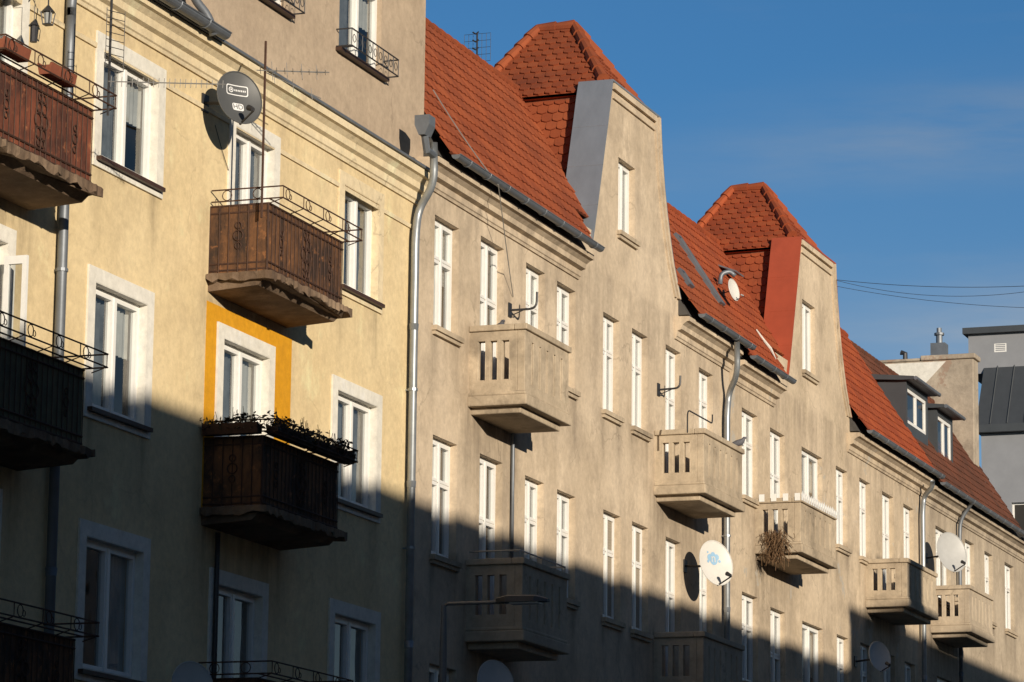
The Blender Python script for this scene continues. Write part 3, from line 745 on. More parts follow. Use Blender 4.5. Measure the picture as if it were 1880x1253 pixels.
def box_dormer(x0, x1, z0, z1, y0, y1):
    bm = BM(); hole = (.12, .25, x1-x0-.12, z1-z0-.15)
    slab(bm, (x0, y0, z0), X_, Z_, WALLN, x1-x0, z1-z0, .12, [hole])
    box(bm, x0, x0+.1, y0+.121, y1, z0-.3, z1); box(bm, x1-.1, x1, y0+.121, y1, z0-.3, z1); box(bm, x0+.1, x1-.1, y0+.6, y0+.65, z0, z1)
    d = obj('dormer', bm, 'seam', hc)
    bm = BM(); w, h = hole[2]-hole[0], hole[3]-hole[1]
    slab(bm, (x0+.122, y0+.03, z0+.252), X_, Z_, WALLN, w-.004, h-.004, .06, [(.09, .09, w/2-.06, h-.09), (w/2+.06, .09, w-.09, h-.09)])
    obj('window_frame', bm, 'white', d)
    bm = BM(); poly(bm, [(x0+.15, y0+.06, z0+.27), (x1-.15, y0+.06, z0+.27), (x1-.15, y0+.06, z1-.17), (x0+.15, y0+.06, z1-.17)]); obj('pane', bm, 'glass', d)
    bm = BM(); prof_x(bm, [(y0-.22, z1+.001), (y0-.22, z1+.08), (y1+.8, z1+.38), (y1+.8, z1+.2), (y0+.1, z1+.001)], x0-.14, x1+.14); obj('dormer_roof', bm, 'seam', d)
    bm = BM(); tube(bm, [(x0-.14, y0-.27, z1+.03), (x1+.14, y0-.27, z1+.03)], .05, 8); obj('gutter', bm, 'zinc', d)
a = P(1664, 735, .35); b_ = P(1704, 820, .35); zt1 = P(1668, 702, .35).z
box_dormer(a.x, b_.x, b_.z, zt1, .35, 2.6)
a = P(1720, 775, .35); b_ = P(1750, 880, .35); zt2 = P(1722, 752, .35).z
box_dormer(a.x, b_.x, b_.z, zt2, .35, 2.3)
# chimney stack rising at the back of the dormers
bm = BM(); cx0 = 94.0
slab(bm, (cx0, .75, 15), Y_, Z_, V3((-1, 0, 0)), 2.65, 4.5, .6)
box(bm, cx0-.06, cx0+.66, .69, 2.2, 19.501, 19.64); box(bm, cx0-.03, cx0+.63, 2.2, 3.43, 19.501, 19.58)
ch = obj('chimney', bm, 'stack', hc, bevel=.03)
bm = BM(); poly(bm, [(cx0-.005, 1.5, 19.46), (cx0-.005, 3.3, 19.46), (cx0-.005, 3.3, 19.0), (cx0-.005, 2.6, 18.55), (cx0-.005, 2.05, 18.9)]); obj('limewash_patch', bm, 'trim', ch)
bm = BM(); q = V3((cx0+.3, 1.75, 19.64)); box(bm, q.x-.2, q.x+.2, q.y-.2, q.y+.2, 19.641, 20.0); tube(bm, [q+Z_*.3, q+Z_*.62], .09, 10); tube(bm, [q+Z_*.6, q+Z_*.66], .14, 10); tube(bm, [q+Z_*.66, q+Z_*.8], [.07, .07], 8)
obj('flue', bm, 'zinc', ch)
bm = BM(); q = V3((cx0+.3, 2.7, 19.58)); tube(bm, [q, q+Z_*.2, q+V3((0, .12, .24))], .07, 8); obj('flue', bm, 'darkmetal', ch)

# roof window + vent on the roof between the two gables
def roofplane(px, py, dz): return onroof(px, py, -.38, 15.08+dz, SL)
Vs = V3((0, 1, SL)).normalized(); Ns = V3((0, -Vs.z, Vs.y))
def roof_window(h, c, w, l, hgt=.09):
    bm = BM(); O = c-X_*(w/2)-Vs*(l/2)+Ns*hgt
    slab(bm, O, X_, Vs, Ns, w, l, hgt, [(.06, .06, w-.06, l-.06)])
    f = obj('roof_window', bm, 'zinc', h)
    bm = BM(); q = O-Ns*.04; poly(bm, [q+X_*.05+Vs*.05, q+X_*(w-.05)+Vs*.05, q+X_*(w-.05)+Vs*(l-.05), q+X_*.05+Vs*(l-.05)]); obj('pane', bm, 'glass', f)
roof_window(ha, roofplane(1280, 498, 0), .36, 1.75)
roof_window(ha, roofplane(1255, 514, 0), .34, .4)
vp = roofplane(1322, 522, 0)
bm = BM(); tube(bm, smoothpath([vp, vp+V3((0, -.02, .22)), vp+V3((.1, -.18, .28)), vp+V3((.14, -.28, .18))]), .05, 10); o = obj('vent_pipe', bm, 'zinc', ha, smooth=True)
bm = BM(); c = roofplane(1345, 512, 0)+Ns*.2
slab(bm, c-X_*.3, X_, V3((0, .9, .35)).normalized(), V3((0, -.35, .9)).normalized(), .6, .45, .03); obj('vent_hood', bm, 'zinc', o)
bm = BM(); pts = [roofplane(1385, 608, dB)+Ns*.05, roofplane(1399, 628, dB)+Ns*.05, roofplane(1411, 643, dB)+Ns*.05, roofplane(1421, 662, dB)+Ns*.05]
tube(bm, pts, [.015, .03, .035, .01], 7); obj('mortar_fillet', bm, 'foam', hb)

# ================================================================== MODERN BUILDING behind
mb = root('modern_building', 'grey modern block with dark standing seam roof behind the row at the right edge', 'building', (119, 3, 0))
bm = BM(); slab(bm, (112, -3, 0), Y_, Z_, V3((-1, 0, 0)), 7.5, 20.45, .3, [(4.9, 16.3, 6.55, 18.2)])
box(bm, 112.301, 126, -3, 4.5, 0, 20.45); obj('wall', bm, 'modern', mb)
bm = BM(); slab(bm, (112.15, 1.9, 16.3), Y_, Z_, V3((-1, 0, 0)), 1.65, 1.9, .04, [(.06, .06, .79, 1.84), (.86, .06, 1.59, 1.84)]); w_ = obj('window', bm, 'white', mb)
bm = BM(); box(bm, 112.2, 112.25, 1.85, 3.6, 16.25, 18.25); obj('pane', bm, 'dark', w_)
bm = BM(); x0 = 111.8
prof = [(112.0-.3, 20.46), (112.0-.3, 20.7), (113.2, 23.1), (126, 23.1), (126, 20.46)]
for y, yy in ((-3.1, 4.6),):
    a = [bm.verts.new((x, y, z)) for x, z in prof]; b2 = [bm.verts.new((x, yy, z)) for x, z in prof]
    for i in range(5): bm.faces.new((a[i], a[(i+1) % 5], b2[(i+1) % 5], b2[i]))
    bm.faces.new(a); bm.faces.new(b2)
for i in range(14):
    y = -3+.55*i; tube(bm, [(111.7, y, 20.72), (113.2, y, 23.12)], .025, 4)
obj('roof', bm, 'seam', mb)
bm = BM(); box(bm, 113.0, 125, -3, 5.1, 22.6, 23.9); pm = obj('penthouse', bm, 'modern', mb)
bm = BM(); box(bm, 112.8, 125.2, -3.2, 5.25, 23.901, 24.1); obj('roof_edge', bm, 'seam', pm)
bm = BM(); slab(bm, (112.999, 3.85, 23.28), Y_, Z_, V3((-1, 0, 0)), .4, .28, .03, [(.04, .04+.06*i, .36, .075+.06*i) for i in range(4)]); obj('vent_grille', bm, 'white', pm)

# ================================================================== things on the facades
def frame_of(n):
    n = V3(n).normalized(); u = Z_.cross(n).normalized(); v = n.cross(u); return u, v, n
def textmesh(s, size):
    cu = bpy.data.curves.new('lettering', 'FONT'); cu.body = s; cu.size = size; cu.align_x = 'CENTER'; cu.align_y = 'CENTER'
    o = bpy.data.objects.new('lettering', cu); C.objects.link(o); dg = bpy.context.evaluated_depsgraph_get()
    me = bpy.data.meshes.new_from_object(o.evaluated_get(dg)); bpy.data.objects.remove(o)
    return [v.co.copy() for v in me.vertices], [list(p.vertices) for p in me.polygons]
DG = 'satellite dishes fixed to the houses'
def dish(c, n, r, mat, label, wall, emblem=None, group=DG, small=False):
    u, v, n = frame_of(n); c = V3(c)
    d = root('satellite_dish', label, 'satellite dish', c, group)
    dep = r*.2
    def pp(a, b_, h=0): return c+u*a+v*b_+n*(dep*((a/r)**2+(b_/(r*1.1))**2)+h)
    bm = BM(); NR, NA = 8, 36
    for off in (0.0, -.012):
        g_ = [[bm.verts.new(pp(r*i/NR*math.cos(2*math.pi*j/NA), r*1.1*i/NR*math.sin(2*math.pi*j/NA), off)) for j in range(NA)] for i in range(1, NR+1)]
        ctr = bm.verts.new(pp(0, 0, off))
        for j in range(NA): bm.faces.new((ctr, g_[0][j], g_[0][(j+1) % NA]))
        for i in range(NR-1):
            for j in range(NA): bm.faces.new((g_[i][j], g_[i+1][j], g_[i+1][(j+1) % NA], g_[i][(j+1) % NA]))
    obj('reflector', bm, mat, d, smooth=True)
    bm = BM(); tube(bm, [pp(r*math.cos(2*math.pi*j/NA), r*1.1*math.sin(2*math.pi*j/NA)) for j in range(NA+1)], .01, 6, False); obj('rim', bm, mat, d)
    lp = c+n*(r*1.15)-v*(r*.95); hs = .5 if small else 1
    bm = BM(); tube(bm, [pp(0, -r*1.08)-n*.02, lp], .014*hs, 6); tube(bm, [c-n*.05-v*r*.3, pp(0, -r*1.1)-n*.03], .02*hs, 6); obj('arm', bm, 'darkmetal', d)
    bm = BM(); tube(bm, [lp-n*.02*hs+v*.02*hs, lp-n*.12*hs+v*.09*hs], [.03*hs, .042*hs], 10); obj('receiver_head', bm, 'dishshade' if small else 'darkmetal', d)
    w = V3(wall); bm = BM(); tube(bm, smoothpath([c-n*.02, c-n*.14*hs, V3((w.x, w.y-.02, w.z))]), .022*hs, 8); box(bm, w.x-.1*hs, w.x+.1*hs, w.y-.025, w.y-.003, w.z-.12*hs, w.z+.12*hs); obj('wall_bracket', bm, 'darkmetal', d)
    if emblem: emblem(d, pp, r)
    return d
def flat(d, name, pp, pts, mat, h=.005):
    """a printed shape following the curve of the dish"""
    bm = BM(); ca = sum(p[0] for p in pts)/len(pts); cb = sum(p[1] for p in pts)/len(pts); e = []
    for (a, b_), (a2, b2) in zip(pts, pts[1:]+pts[:1]):
        for i in range(3): e.append((a+(a2-a)*i/3, b_+(b2-b_)*i/3))
    R_ = 6; rows = [[bm.verts.new(pp(ca+(a-ca)*k/R_, cb+(b_-cb)*k/R_, h)) for a, b_ in e] for k in range(1, R_+1)]
    c = bm.verts.new(pp(ca, cb, h)); n = len(e)
    for j in range(n): bm.faces.new((c, rows[0][j], rows[0][(j+1) % n]))
    for r0, r1 in zip(rows, rows[1:]):
        for j in range(n): bm.faces.new((r0[j], r1[j], r1[(j+1) % n], r0[(j+1) % n]))
    return obj(name, bm, mat, d)
def rrect(cx, cy, w, h, q=.3):
    r = min(w, h)*q; out = []
    for sx, sy, a0 in ((1, 1, 0), (-1, 1, 90), (-1, -1, 180), (1, -1, 270)):
        for i in range(4):
            a = math.radians(a0+30*i); out.append((cx+sx*(w/2-r)+r*math.cos(a), cy+sy*(h/2-r)+r*math.sin(a)))
    return out
def circ(cx, cy, r, n=18, ry=None): return [(cx+r*math.cos(2*math.pi*i/n), cy+(ry or r)*math.sin(2*math.pi*i/n)) for i in range(n)]
def lettering(d, pp, s, size, cx, cy, mat, h):
    vs, fs = textmesh(s, size); bm = BM(); bv = [bm.verts.new(pp(v.x+cx, v.y+cy, h)) for v in vs]
    for f in fs:
        try: bm.faces.new([bv[i] for i in f])
        except ValueError: pass
    return obj('lettering', bm, mat, d)
def emblem_hd(d, pp, r):
    flat(d, 'emblem_plate', pp, rrect(0, r*.36, r*.98, r*.42, .2), 'logowhite', .004)
    flat(d, 'emblem_plate', pp, rrect(0, r*.36, r*.9, r*.34, .2), 'logogrey', .006)
    flat(d, 'emblem', pp, circ(-r*.27, r*.36, r*.11), 'logowhite', .008)
    flat(d, 'emblem', pp, circ(-r*.27, r*.36, r*.075), 'logogrey', .010)
    flat(d, 'emblem', pp, circ(-r*.27, r*.36, r*.04), 'logowhite', .012)
    for i in range(7): flat(d, 'emblem', pp, rrect(-r*.09+r*.075*i, r*.36, r*.045, r*.075), 'logowhite', .008)
    flat(d, 'emblem_plate', pp, rrect(0, -r*.34, r*.5, r*.32, .25), 'logowhite', .004)
    lettering(d, pp, 'HD', r*.31, 0, -r*.34, 'logogrey', .008)
def emblem_n(d, pp, r):
    for i, (x, y, q) in enumerate(((-.2, .1, .17), (.2, .14, .15), (0, .24, .14), (.02, -.02, .23), (.36, -.05, .07), (-.34, -.1, .07), (-.34, .34, .05))):
        flat(d, 'emblem', pp, circ(r*x, r*(y+.2), r*q), 'logoblue', .004+.0006*i)
    lettering(d, pp, 'n', r*.6, 0, r*.27, 'dishwhite', .012)
dish(P(435, 183, -.5), (-.58, -.82, .2), .345, 'dishgrey', 'round dark grey satellite dish lettered HD on the yellow wall above the iron balcony', (P(375, 190, 0).x, 0, P(375, 190, 0).z), emblem_hd)
q = P(1257, 1040, 0)
dish(P(1310, 1036, -.6), (-.55, -.83, .2), .40, 'dishwhite', 'white satellite dish with pale blue letter n emblem on the beige house', (q.x, 0, q.z), emblem_n)
q = P(1700, 1025, 0)
dish(P(1743, 1016, -.65), (-.6, -.8, .2), .45, 'dishshade', 'plain pale satellite dish standing above the farthest concrete balcony', (q.x, 0, q.z))
q = P(285, 1285, 0)
dish(P(350, 1262, -.6), (-.6, -.75, .2), .29, 'dishshade', 'pale dish cut off by the bottom edge under the yellow house', (q.x, 0, q.z))
q = P(850, 1268, 0)
dish(P(906, 1256, -.6), (-.6, -.75, .2), .33, 'dishshade', 'shaded pale dish cut off by the bottom edge under the beige house', (q.x, 0, q.z))
q = P(1570, 1215, 0)
dish(P(1612, 1207, -.6), (-.55, -.8, .2), .31, 'dishshade', 'small pale dish in the shade low on the weathered house', (q.x, 0, q.z))
q = roofplane(1329, 540, 0)
dish(q+V3((-.02, -.18, .06)), (-.2, -.95, .2), .21, 'dishwhite', 'tiny white dish seen edge-on upon the red roof between the two gables', q+V3((0, .02, .02)), small=True)

def antenna(base, top, booms, label, mat='iron', name='tv_antenna'):
    a = root(name, label, 'antenna', base, 'television aerials')
    bm = BM(); tube(bm, [base, top], .018, 6); obj('mast', bm, mat, a)
    for p, q, rods, rl, rd in booms:
        p, q = V3(p), V3(q); bm = BM(); tube(bm, [p, q], .008, 5); bo = obj('boom', bm, 'ironlight', a)
        bm = BM()
        for i in range(rods):
            c = p+(q-p)*((i+.5)/rods); l = rl*(1-.25*i/max(rods, 1)); tube(bm, [c-V3(rd)*l, c+V3(rd)*l], .0045, 4)
        obj('rods', bm, 'ironlight', bo)
    return a
b0 = P(480, 400, -.8); t0 = P(488, 76, -.8); m0 = P(486, 130, -.8)
antenna(b0, t0, [(m0+V3((-.05, .1, 0)), m0+V3((.35, -.8, .0)), 9, .2, V3((.85, .35, 0))), (m0, m0+V3((.75, -.55, .12)), 4, .16, V3((.3, .2, .9))), (m0+V3((0, 0, -.02)), m0+V3((.9, -.45, -.2)), 3, .12, V3((.2, .2, .9)))],
        'spiky aerial on a thin rusty mast rising from the iron balcony')
b0 = P(198, 212, -1.05); t0 = P(206, -30, -1.05); m0 = P(199, 150, -1.05)
an = antenna(b0, t0, [(m0, m0+V3((.55, -1.3, 0)), 22, .07, V3((.3, .1, 1)))], 'long horizontal yagi aerial on a mast at the top left balcony', 'darkmetal')
bm = BM()
for i in range(9):
    z = m0.z+.15+.09*i; tube(bm, [(m0.x-.1, m0.y, z), (m0.x+.15, m0.y-.12, z)], .005, 4)
for s_ in (-.1, .15): tube(bm, [(m0.x+s_, m0.y-(.12 if s_ > 0 else 0), m0.z+.15), (m0.x+s_, m0.y-(.12 if s_ > 0 else 0), m0.z+.9)], .005, 4)
obj('reflector_grid', bm, 'darkmetal', an)
b0 = P(876, 125, 2.6); t0 = P(876, 62, 2.6)
an = antenna(b0-Z_*.6, t0, [], 'small grid aerial above the red tiled roof', 'darkmetal')
bm = BM(); xc = b0.x
for i in range(7):
    y = 2.6+.26-.52*i/6; tube(bm, [(xc, y, b0.z+.12), (xc, y, t0.z)], .004, 4)
for i in range(5):
    z = b0.z+.12+(t0.z-b0.z-.12)*i/4; tube(bm, [(xc, 2.86, z), (xc, 2.34, z)], .004, 4)
for i in range(4):
    z = b0.z+.17+(t0.z-b0.z-.2)*i/3; tube(bm, [(xc-.1, 2.66, z+.04), (xc-.1, 2.6, z), (xc-.1, 2.54, z+.04)], .015, 4)
obj('reflector_grid', bm, 'darkmetal', an)

def j_bracket(px0, py0, px1, py1, k, label):
    a = P(px0, py0, 0); e = P(px1, py1, k); bm = BM()
    lo = V3((a.x, -.02, a.z)); mid = V3((e.x-.02, k, a.z+.02))
    tube(bm, smoothpath([lo, mid, V3((e.x, k, e.z+.05))]), .02, 7); box(bm, a.x-.07, a.x+.07, -.022, -.002, a.z-.12, a.z+.12)
    tube(bm, [(a.x, -.02, a.z-.1), (a.x, -.28, a.z)], .01, 5)
    tag(obj('dish_bracket', bm, 'darkmetal', None, a), label, 'bracket', 'empty dish brackets')
j_bracket(935, 570, 986, 542, -.45, 'empty J shaped dish bracket on the wall above the largest concrete balcony')
j_bracket(1208, 716, 1249, 695, -.42, 'empty J shaped dish bracket left of the white window over the second concrete balcony')
a = P(1262, 785, -.85)
bm = BM(); e = P(1318, 735, -.85)
tube(bm, smoothpath([a, V3((a.x, a.y, a.z+.33)), V3((a.x+1.6, a.y, a.z+.33)), V3((a.x+1.6, a.y, a.z+.5))]), .014, 6); tube(bm, [a, a+V3((0, 0, -.1))], .014, 6)
tag(obj('clothes_rail', bm, 'darkmetal', None, a), 'bent dark metal rail on top of the second concrete balcony', 'rail')

# street lamp
l0 = P(815, 1112, -3); lx = l0.x
lp = root('street_lamp', 'grey street lamp with short horizontal arm in the shade at the bottom', 'street lamp', (lx, -3, .12))
bm = BM(); tube(bm, [(lx, -3, .12), (lx, -3, l0.z-.6), (lx, -3, l0.z)], [.07, .05, .035], 10); obj('pole', bm, 'lampgrey', lp)
bm = BM(); tube(bm, [(lx, -3, l0.z-.02), (lx, -3.05, l0.z+.02), (lx, -3.85, l0.z+.02)], .024, 8); obj('arm', bm, 'lampgrey', lp)
bm = BM(); z = l0.z+.03
pts = [(-3.75, .05), (-3.9, .085), (-4.3, .075), (-4.47, .02)]
sec = []
for y, h in pts:
    sec.append([bm.verts.new((lx+a_*(.12 if -4.4 < y < -3.8 else .06), y, z+b2)) for a_, b2 in ((-1, -.02), (1, -.02), (.8, h*.7), (0, h), (-.8, h*.7))])
for a, b2 in zip(sec, sec[1:]):
    for j in range(5): bm.faces.new((a[j], a[(j+1) % 5], b2[(j+1) % 5], b2[j]))
bm.faces.new(sec[0]); bm.faces.new(sec[-1]); obj('lamp_head', bm, 'darkmetal', lp)
bm = BM(); box(bm, lx-.09, lx+.09, -4.35, -3.95, z-.045, z-.021); obj('lamp_lens', bm, 'lens', lp)

# plants
def leaves(bm, x0, x1, y0, y1, z0, z1, n, s_=.05):
    for _ in range(n):
        p = V3((random.uniform(x0, x1), random.uniform(y0, y1), z0+(z1-z0)*random.random()**1.4))
        u = V3((random.gauss(0, 1), random.gauss(0, 1), random.gauss(0, .7))).normalized(); v = u.cross(V3((random.gauss(0, 1), random.gauss(0, 1), random.gauss(0, 1)))).normalized()
        q = s_*random.uniform(.5, 1.2); poly(bm, [p-u*q, p+v*q*.45, p+u*q, p-v*q*.45])
def flowerbox(p, q, label, mat='terracotta', plants=True, h=.14, group='flower boxes on the iron balconies'):
    """trough between the points p and q"""
    p, q = V3(p), V3(q); L = (q-p).length; d = (q-p).normalized(); s_ = Z_.cross(d)
    t = root('flower_box', label, 'flower box', (p+q)/2, group)
    bm = BM(); prof = [(-.07, 0), (.07, 0), (.1, h), (.075, h), (.06, h-.03), (-.06, h-.03), (-.075, h), (-.1, h)]
    a = [bm.verts.new(p+s_*u+Z_*z) for u, z in prof]; b2 = [bm.verts.new(q+s_*u+Z_*z) for u, z in prof]
    for i in range(8): bm.faces.new((a[i], a[(i+1) % 8], b2[(i+1) % 8], b2[i]))
    bm.faces.new(a); bm.faces.new(b2); obj('trough', bm, mat, t)
    if plants:
        bm = BM(); u = 0
        while u < L:
            c = p+d*u; hh = random.uniform(.05, .17); leaves(bm, c.x-.1, c.x+.1, c.y-.12, c.y+.1, c.z+h-.07, c.z+h+hh, 55, .042); u += .13
        for _ in range(int(L*11)):
            c = p+d*random.uniform(0, L)+Z_*(h-.02); tube(bm, [c, c+V3((random.uniform(-.06, .06), random.uniform(-.06, .06), random.uniform(.14, .28)))], .004, 4)
        obj('plants', bm, 'leaf', t)
zt = F2+.92+.02
flowerbox((43.3, -.97, zt), (44.55, -.97, zt), 'left front flower box with dark straggly plants on the shaded iron balcony', 'iron')
flowerbox((44.65, -.97, zt), (46.0, -.97, zt), 'right front flower box with dark straggly plants on the shaded iron balcony', 'iron')
flowerbox((43.16, -.05, zt), (43.16, -.85, zt), 'flower box on the side rail of the shaded iron balcony, next to the orange panel', 'iron')
zt = F1-.03+.92+.07
q = P(30, 110, -1.0); flowerbox((q.x-.4, -.96, zt), (q.x+.25, -.96, zt), 'empty terracotta trough at the very left edge of the top balcony', plants=False)
q = P(112, 150, -1.0); flowerbox((q.x-.35, -.96, zt), (q.x+.3, -.96, zt), 'empty terracotta trough beside the long aerial on the top balcony', plants=False)
# dried plant hanging from the picket balcony
bm = BM()
for _ in range(420):
    a = random.random(); x = 69.93+random.gauss(0, .05); y = -.45+random.gauss(0, .12); z = 11.55-.5*a+random.gauss(0, .05)
    e = V3((random.gauss(0, .05), random.gauss(0, .07), -random.uniform(.05, .25))); tube(bm, [(x, y, z), V3((x, y, z))+e], .006, 3)
tag(obj('dried_plant', bm, 'leafdry', None, (69.93, -.45, 11.4)), 'brown dried plant hanging off the balcony with white pickets', 'plant')

# pigeons
def pigeon(p, dirv, label):
    d = V3(dirv).normalized(); p = V3(p)
    t = root('pigeon', label, 'bird', p, 'pigeons on the balconies')
    bm = BM(); up = Z_
    pts = [p+d*a+up*b2 for a, b2 in ((-.19, .07), (-.12, .085), (-.04, .105), (.04, .13), (.085, .175), (.105, .215), (.13, .215), (.155, .208))]
    tube(bm, pts, [.018, .04, .065, .065, .042, .03, .022, .004], 10); obj('body', bm, 'feather', t, smooth=True)
    for s_ in (-1, 1):
        bm = BM(); w = d.cross(up)*s_; tube(bm, [p+w*.02+up*.07, p+w*.02+d*.01+up*.0], .006, 5); tube(bm, [p+w*.02+up*.004, p+w*.02+d*.04+up*.004], .004, 4); obj('leg', bm, 'terracotta', t)
pigeon((65.7, -.9, 12.58), (.3, -1, 0), 'grey pigeon standing on the corner of the second concrete balcony')
pigeon((54.1, -.2, 12.7), (-.5, -1, 0), 'small pigeon standing against the wall on the largest concrete balcony')

# lantern and bird feeder at the top left
q = P(88, 32, -.3); t = root('wall_lantern', 'small black lantern hanging at the upper left of the yellow wall', 'lantern', q)
bm = BM()
for a_, b2 in ((-1, -1), (1, -1), (1, 1), (-1, 1)): tube(bm, [q+V3((a_*.045, b2*.045, -.09)), q+V3((a_*.065, b2*.065, .06))], .008, 4)
box(bm, q.x-.05, q.x+.05, q.y-.05, q.y+.05, q.z-.1, q.z-.085); obj('cage', bm, 'darkmetal', t)
bm = BM(); tube(bm, [q+Z_*.06, q+Z_*.13, q+Z_*.15], [.09, .03, .012], 8); obj('cap', bm, 'darkmetal', t)
bm = BM(); tube(bm, [q-Z_*.08, q+Z_*.05], [.04, .055], 8); obj('glass', bm, 'lens', t)
bm = BM(); tube(bm, smoothpath([q+Z_*.15, q+Z_*.3, q+V3((0, .15, .36)), V3((q.x, -.01, q.z+.2))]), .01, 5); obj('bracket', bm, 'darkmetal', t)
q = P(62, 60, -.35); t = root('bird_feeder', 'small hanging feeder just below the black lantern', 'bird feeder', q)
bm = BM(); tube(bm, [q-Z_*.12, q+Z_*.08], .045, 8); obj('tube', bm, 'darkmetal', t)
bm = BM(); tube(bm, [q+Z_*.08, q+Z_*.15], [.07, .01], 8); obj('cap', bm, 'darkmetal', t)
bm = BM(); tube(bm, [q+Z_*.14, q+Z_*.5, V3((q.x, 0, q.z+.5))], .005, 4); obj('hanger', bm, 'darkmetal', t)

# cables
def cable(p, q, sag, r, label, mat='black', group=None):
    p, q = V3(p), V3(q); n = 18
    bm = BM(); tube(bm, [p+(q-p)*(i/n)-Z_*(sag*4*(i/n)*(1-i/n)) for i in range(n+1)], r, 5)
    tag(obj('cable', bm, mat, None, p), label, 'cable', group)
OC = 'overhead cables in the sky'
cable(P(1535, 514, -.05), P(1960, 521, -6), .12, .006, 'upper overhead cable crossing the sky from the second gable', group=OC)
cable(P(1535, 515, -.05), P(1960, 523, -6.2), .3, .005, 'sagging middle overhead cable from the second gable', group=OC)
cable(P(1536, 526, -.05), P(1960, 567, -6), .12, .005, 'lowest overhead cable from the second gable', group=OC)
cable(roofplane(786, 172, 0)+Ns*.1, P(915, 340, -.5), .05, .010, 'upper grey wire lying down the red roof', 'ironlight')
cable(P(915, 340, -.5), P(942, 545, -.02), .03, .008, 'thin grey wire dropping from eave to the dish bracket', 'ironlight')
cable(P(395, 230, -.02), P(432, 345, -.02), .05, .005, 'thin wire running down the yellow wall from the round grey dish', 'black')

# ================================================================== street and the row across it
def struct(name, bm, mat): return tag(obj(name, bm, mat), None, None, None, 'structure')
bm = BM(); poly(bm, [(-900, -900, -.02), (1500, -900, -.02), (1500, 900, -.02), (-900, 900, -.02)]); struct('ground', bm, 'dirt')
bm = BM(); poly(bm, [(-300, -20.5, -.012), (500, -20.5, -.012), (500, -3.6, -.012), (-300, -3.6, -.012)]); struct('road', bm, 'asphalt')
bm = BM(); box(bm, -300, 500, -3.6, -.001, -.03, .12); struct('pavement', bm, 'paving')
bm = BM(); box(bm, -300, 500, -24, -20.5, -.03, .12); struct('far_pavement', bm, 'paving')
def opposite(x0, x1, h, label, stack=None):
    t = root('opposite_house', label, 'house', ((x0+x1)/2, -29, 0))
    bm = BM(); holes = []
    x = x0+1.5
    while x < x1-2.5:
        for z in (1.5, 4.9, 8.3, 11.7): holes.append((x-x0, z, x-x0+1.2, z+1.9))
        x += 2.9
    slab(bm, (x0, -24, 0), X_, Z_, V3((0, 1, 0)), x1-x0, h-.3, .3, holes)
    box(bm, x0, x1, -34, -24.6, 0, h-.3); obj('wall', bm, 'beige3', t)
    bm = BM(); prof_x(bm, [(-23.9, h-.299), (-23.9, h), (-29, h+.8), (-34.1, h), (-34.1, h-.299)], x0, x1); obj('roof', bm, 'tilec', t)
    bm = BM(); poly(bm, [(x0, -24.35, .1), (x1, -24.35, .1), (x1, -24.35, h-.4), (x0, -24.35, h-.4)]); obj('pane', bm, 'glass', t)
    if stack:
        bm = BM(); box(bm, stack-.3, stack+.3, -25.2, -24.3, h-.1, h+1.5); obj('chimney', bm, 'beige3', t)
opposite(-12, 56, 15.55, 'long plain house across the street whose shadow covers the lower storeys', None)
opposite(56.02, 95, 16.9, 'taller plain house across the street at the far end', 58.5)

# ================================================================== light
sd = V3((.9, 1.0, -.25)).normalized()
ld = bpy.data.lights.new('Sun', 'SUN'); ld.energy = 5.0; ld.angle = math.radians(.53); ld.color = (1, .88, .71)
lo = bpy.data.objects.new('Sun', ld); C.objects.link(lo); lo.rotation_euler = sd.to_track_quat('-Z', 'Y').to_euler(); lo.location = (0, -30, 40)
w = bpy.data.worlds.new('World'); S.world = w; w.use_nodes = True; nt = w.node_tree
bg = nt.nodes['Background']
sk = nd(nt, 'ShaderNodeTexSky', sky_type='NISHITA'); sk.sun_disc = False
sk.sun_elevation = math.asin(-sd.z); sk.sun_rotation = math.atan2(-sd.x, -sd.y) % (2*math.pi)
sk.altitude = 200; sk.air_density = 1.0; sk.dust_density = .15; sk.ozone_density = 3.0
tc = nd(nt, 'ShaderNodeTexCoord'); sp = nd(nt, 'ShaderNodeSeparateXYZ'); nt.links.new(tc.outputs['Generated'], sp.inputs[0])
side = maprange(nt, sp.outputs['Y'], -.25, .15)      # sunward sky tint, dimmer and more neutral, added to darken the shaded walls
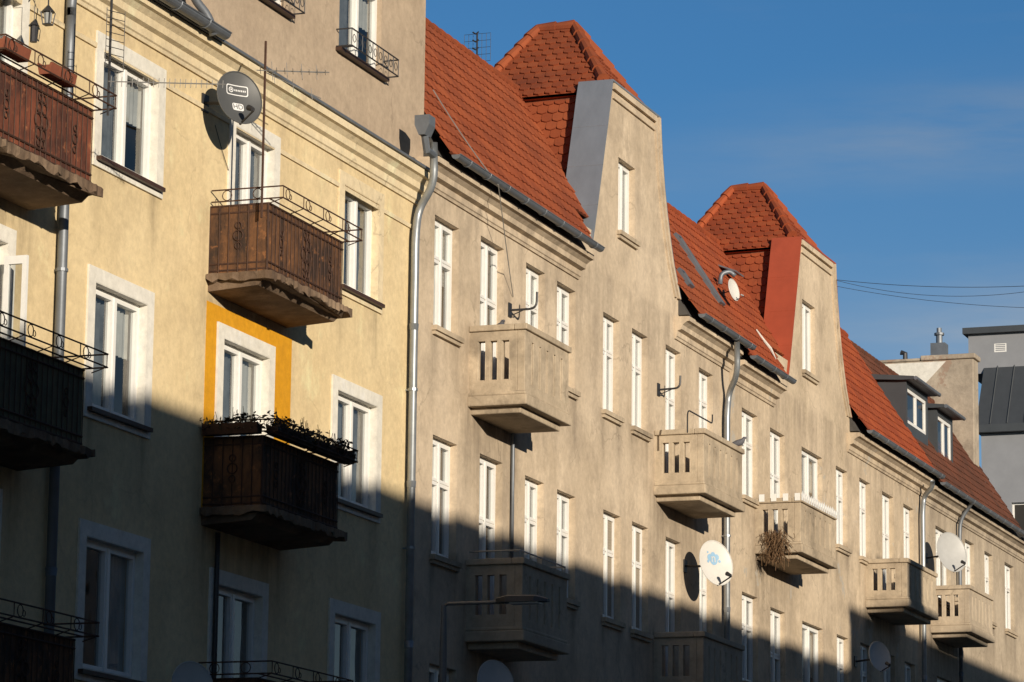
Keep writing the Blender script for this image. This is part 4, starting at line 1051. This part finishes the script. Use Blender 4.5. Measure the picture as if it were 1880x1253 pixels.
tcol = mix(nt, side, (.52, .60, .66), (.49, .87, 1.15))
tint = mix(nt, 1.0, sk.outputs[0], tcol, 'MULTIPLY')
mp = nd(nt, 'ShaderNodeMapping'); mp.inputs['Scale'].default_value = (9, 9, 60); mp.inputs['Rotation'].default_value = (.10, .02, 0)
nt.links.new(tc.outputs['Generated'], mp.inputs[0])
nz = nd(nt, 'ShaderNodeTexNoise'); nz.inputs['Scale'].default_value = 1.0; nz.inputs['Detail'].default_value = 7; nz.inputs['Roughness'].default_value = .58
nt.links.new(mp.outputs[0], nz.inputs['Vector'])
def band(z0, sl, sig, y0, y1, amp):      # a streak of thin cirrus at a given height in the sky
    t = math_(nt, 'ADD', math_(nt, 'ADD', sp.outputs['Z'], math_(nt, 'MULTIPLY', sp.outputs['Y'], sl)), -z0)
    t = math_(nt, 'DIVIDE', t, sig); e = math_(nt, 'EXPONENT', math_(nt, 'MULTIPLY', math_(nt, 'MULTIPLY', t, t), -1.0))
    fade = maprange(nt, sp.outputs['Y'], y0, y1)
    return math_(nt, 'MULTIPLY', math_(nt, 'MULTIPLY', e, fade), amp)
nf = maprange(nt, nz.outputs['Fac'], .32, .68, .15, 1.0)
cl = math_(nt, 'ADD', band(.2635, .0926, .012, .31, .22, .6), band(.212, .0926, .012, .29, .20, .55))
cl = math_(nt, 'MULTIPLY', cl, nf)
low = maprange(nt, sp.outputs['Z'], .25, .16, 0, .22)
cf2 = math_(nt, 'ADD', math_(nt, 'ADD', cl, low), ramp(nt, nz.outputs['Fac'], .55, .9, (0, 0, 0, 1), (.12, .12, .12, 1)))
bw = nd(nt, 'ShaderNodeRGBToBW'); nt.links.new(sk.outputs[0], bw.inputs[0])
cc = mix(nt, 1.0, bw.outputs[0], (1.35, 1.5, 1.65), 'MULTIPLY')
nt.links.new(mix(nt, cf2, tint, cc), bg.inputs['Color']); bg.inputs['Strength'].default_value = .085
S.view_settings.view_transform = 'Standard'; S.view_settings.look = 'None'; S.view_settings.exposure = 0
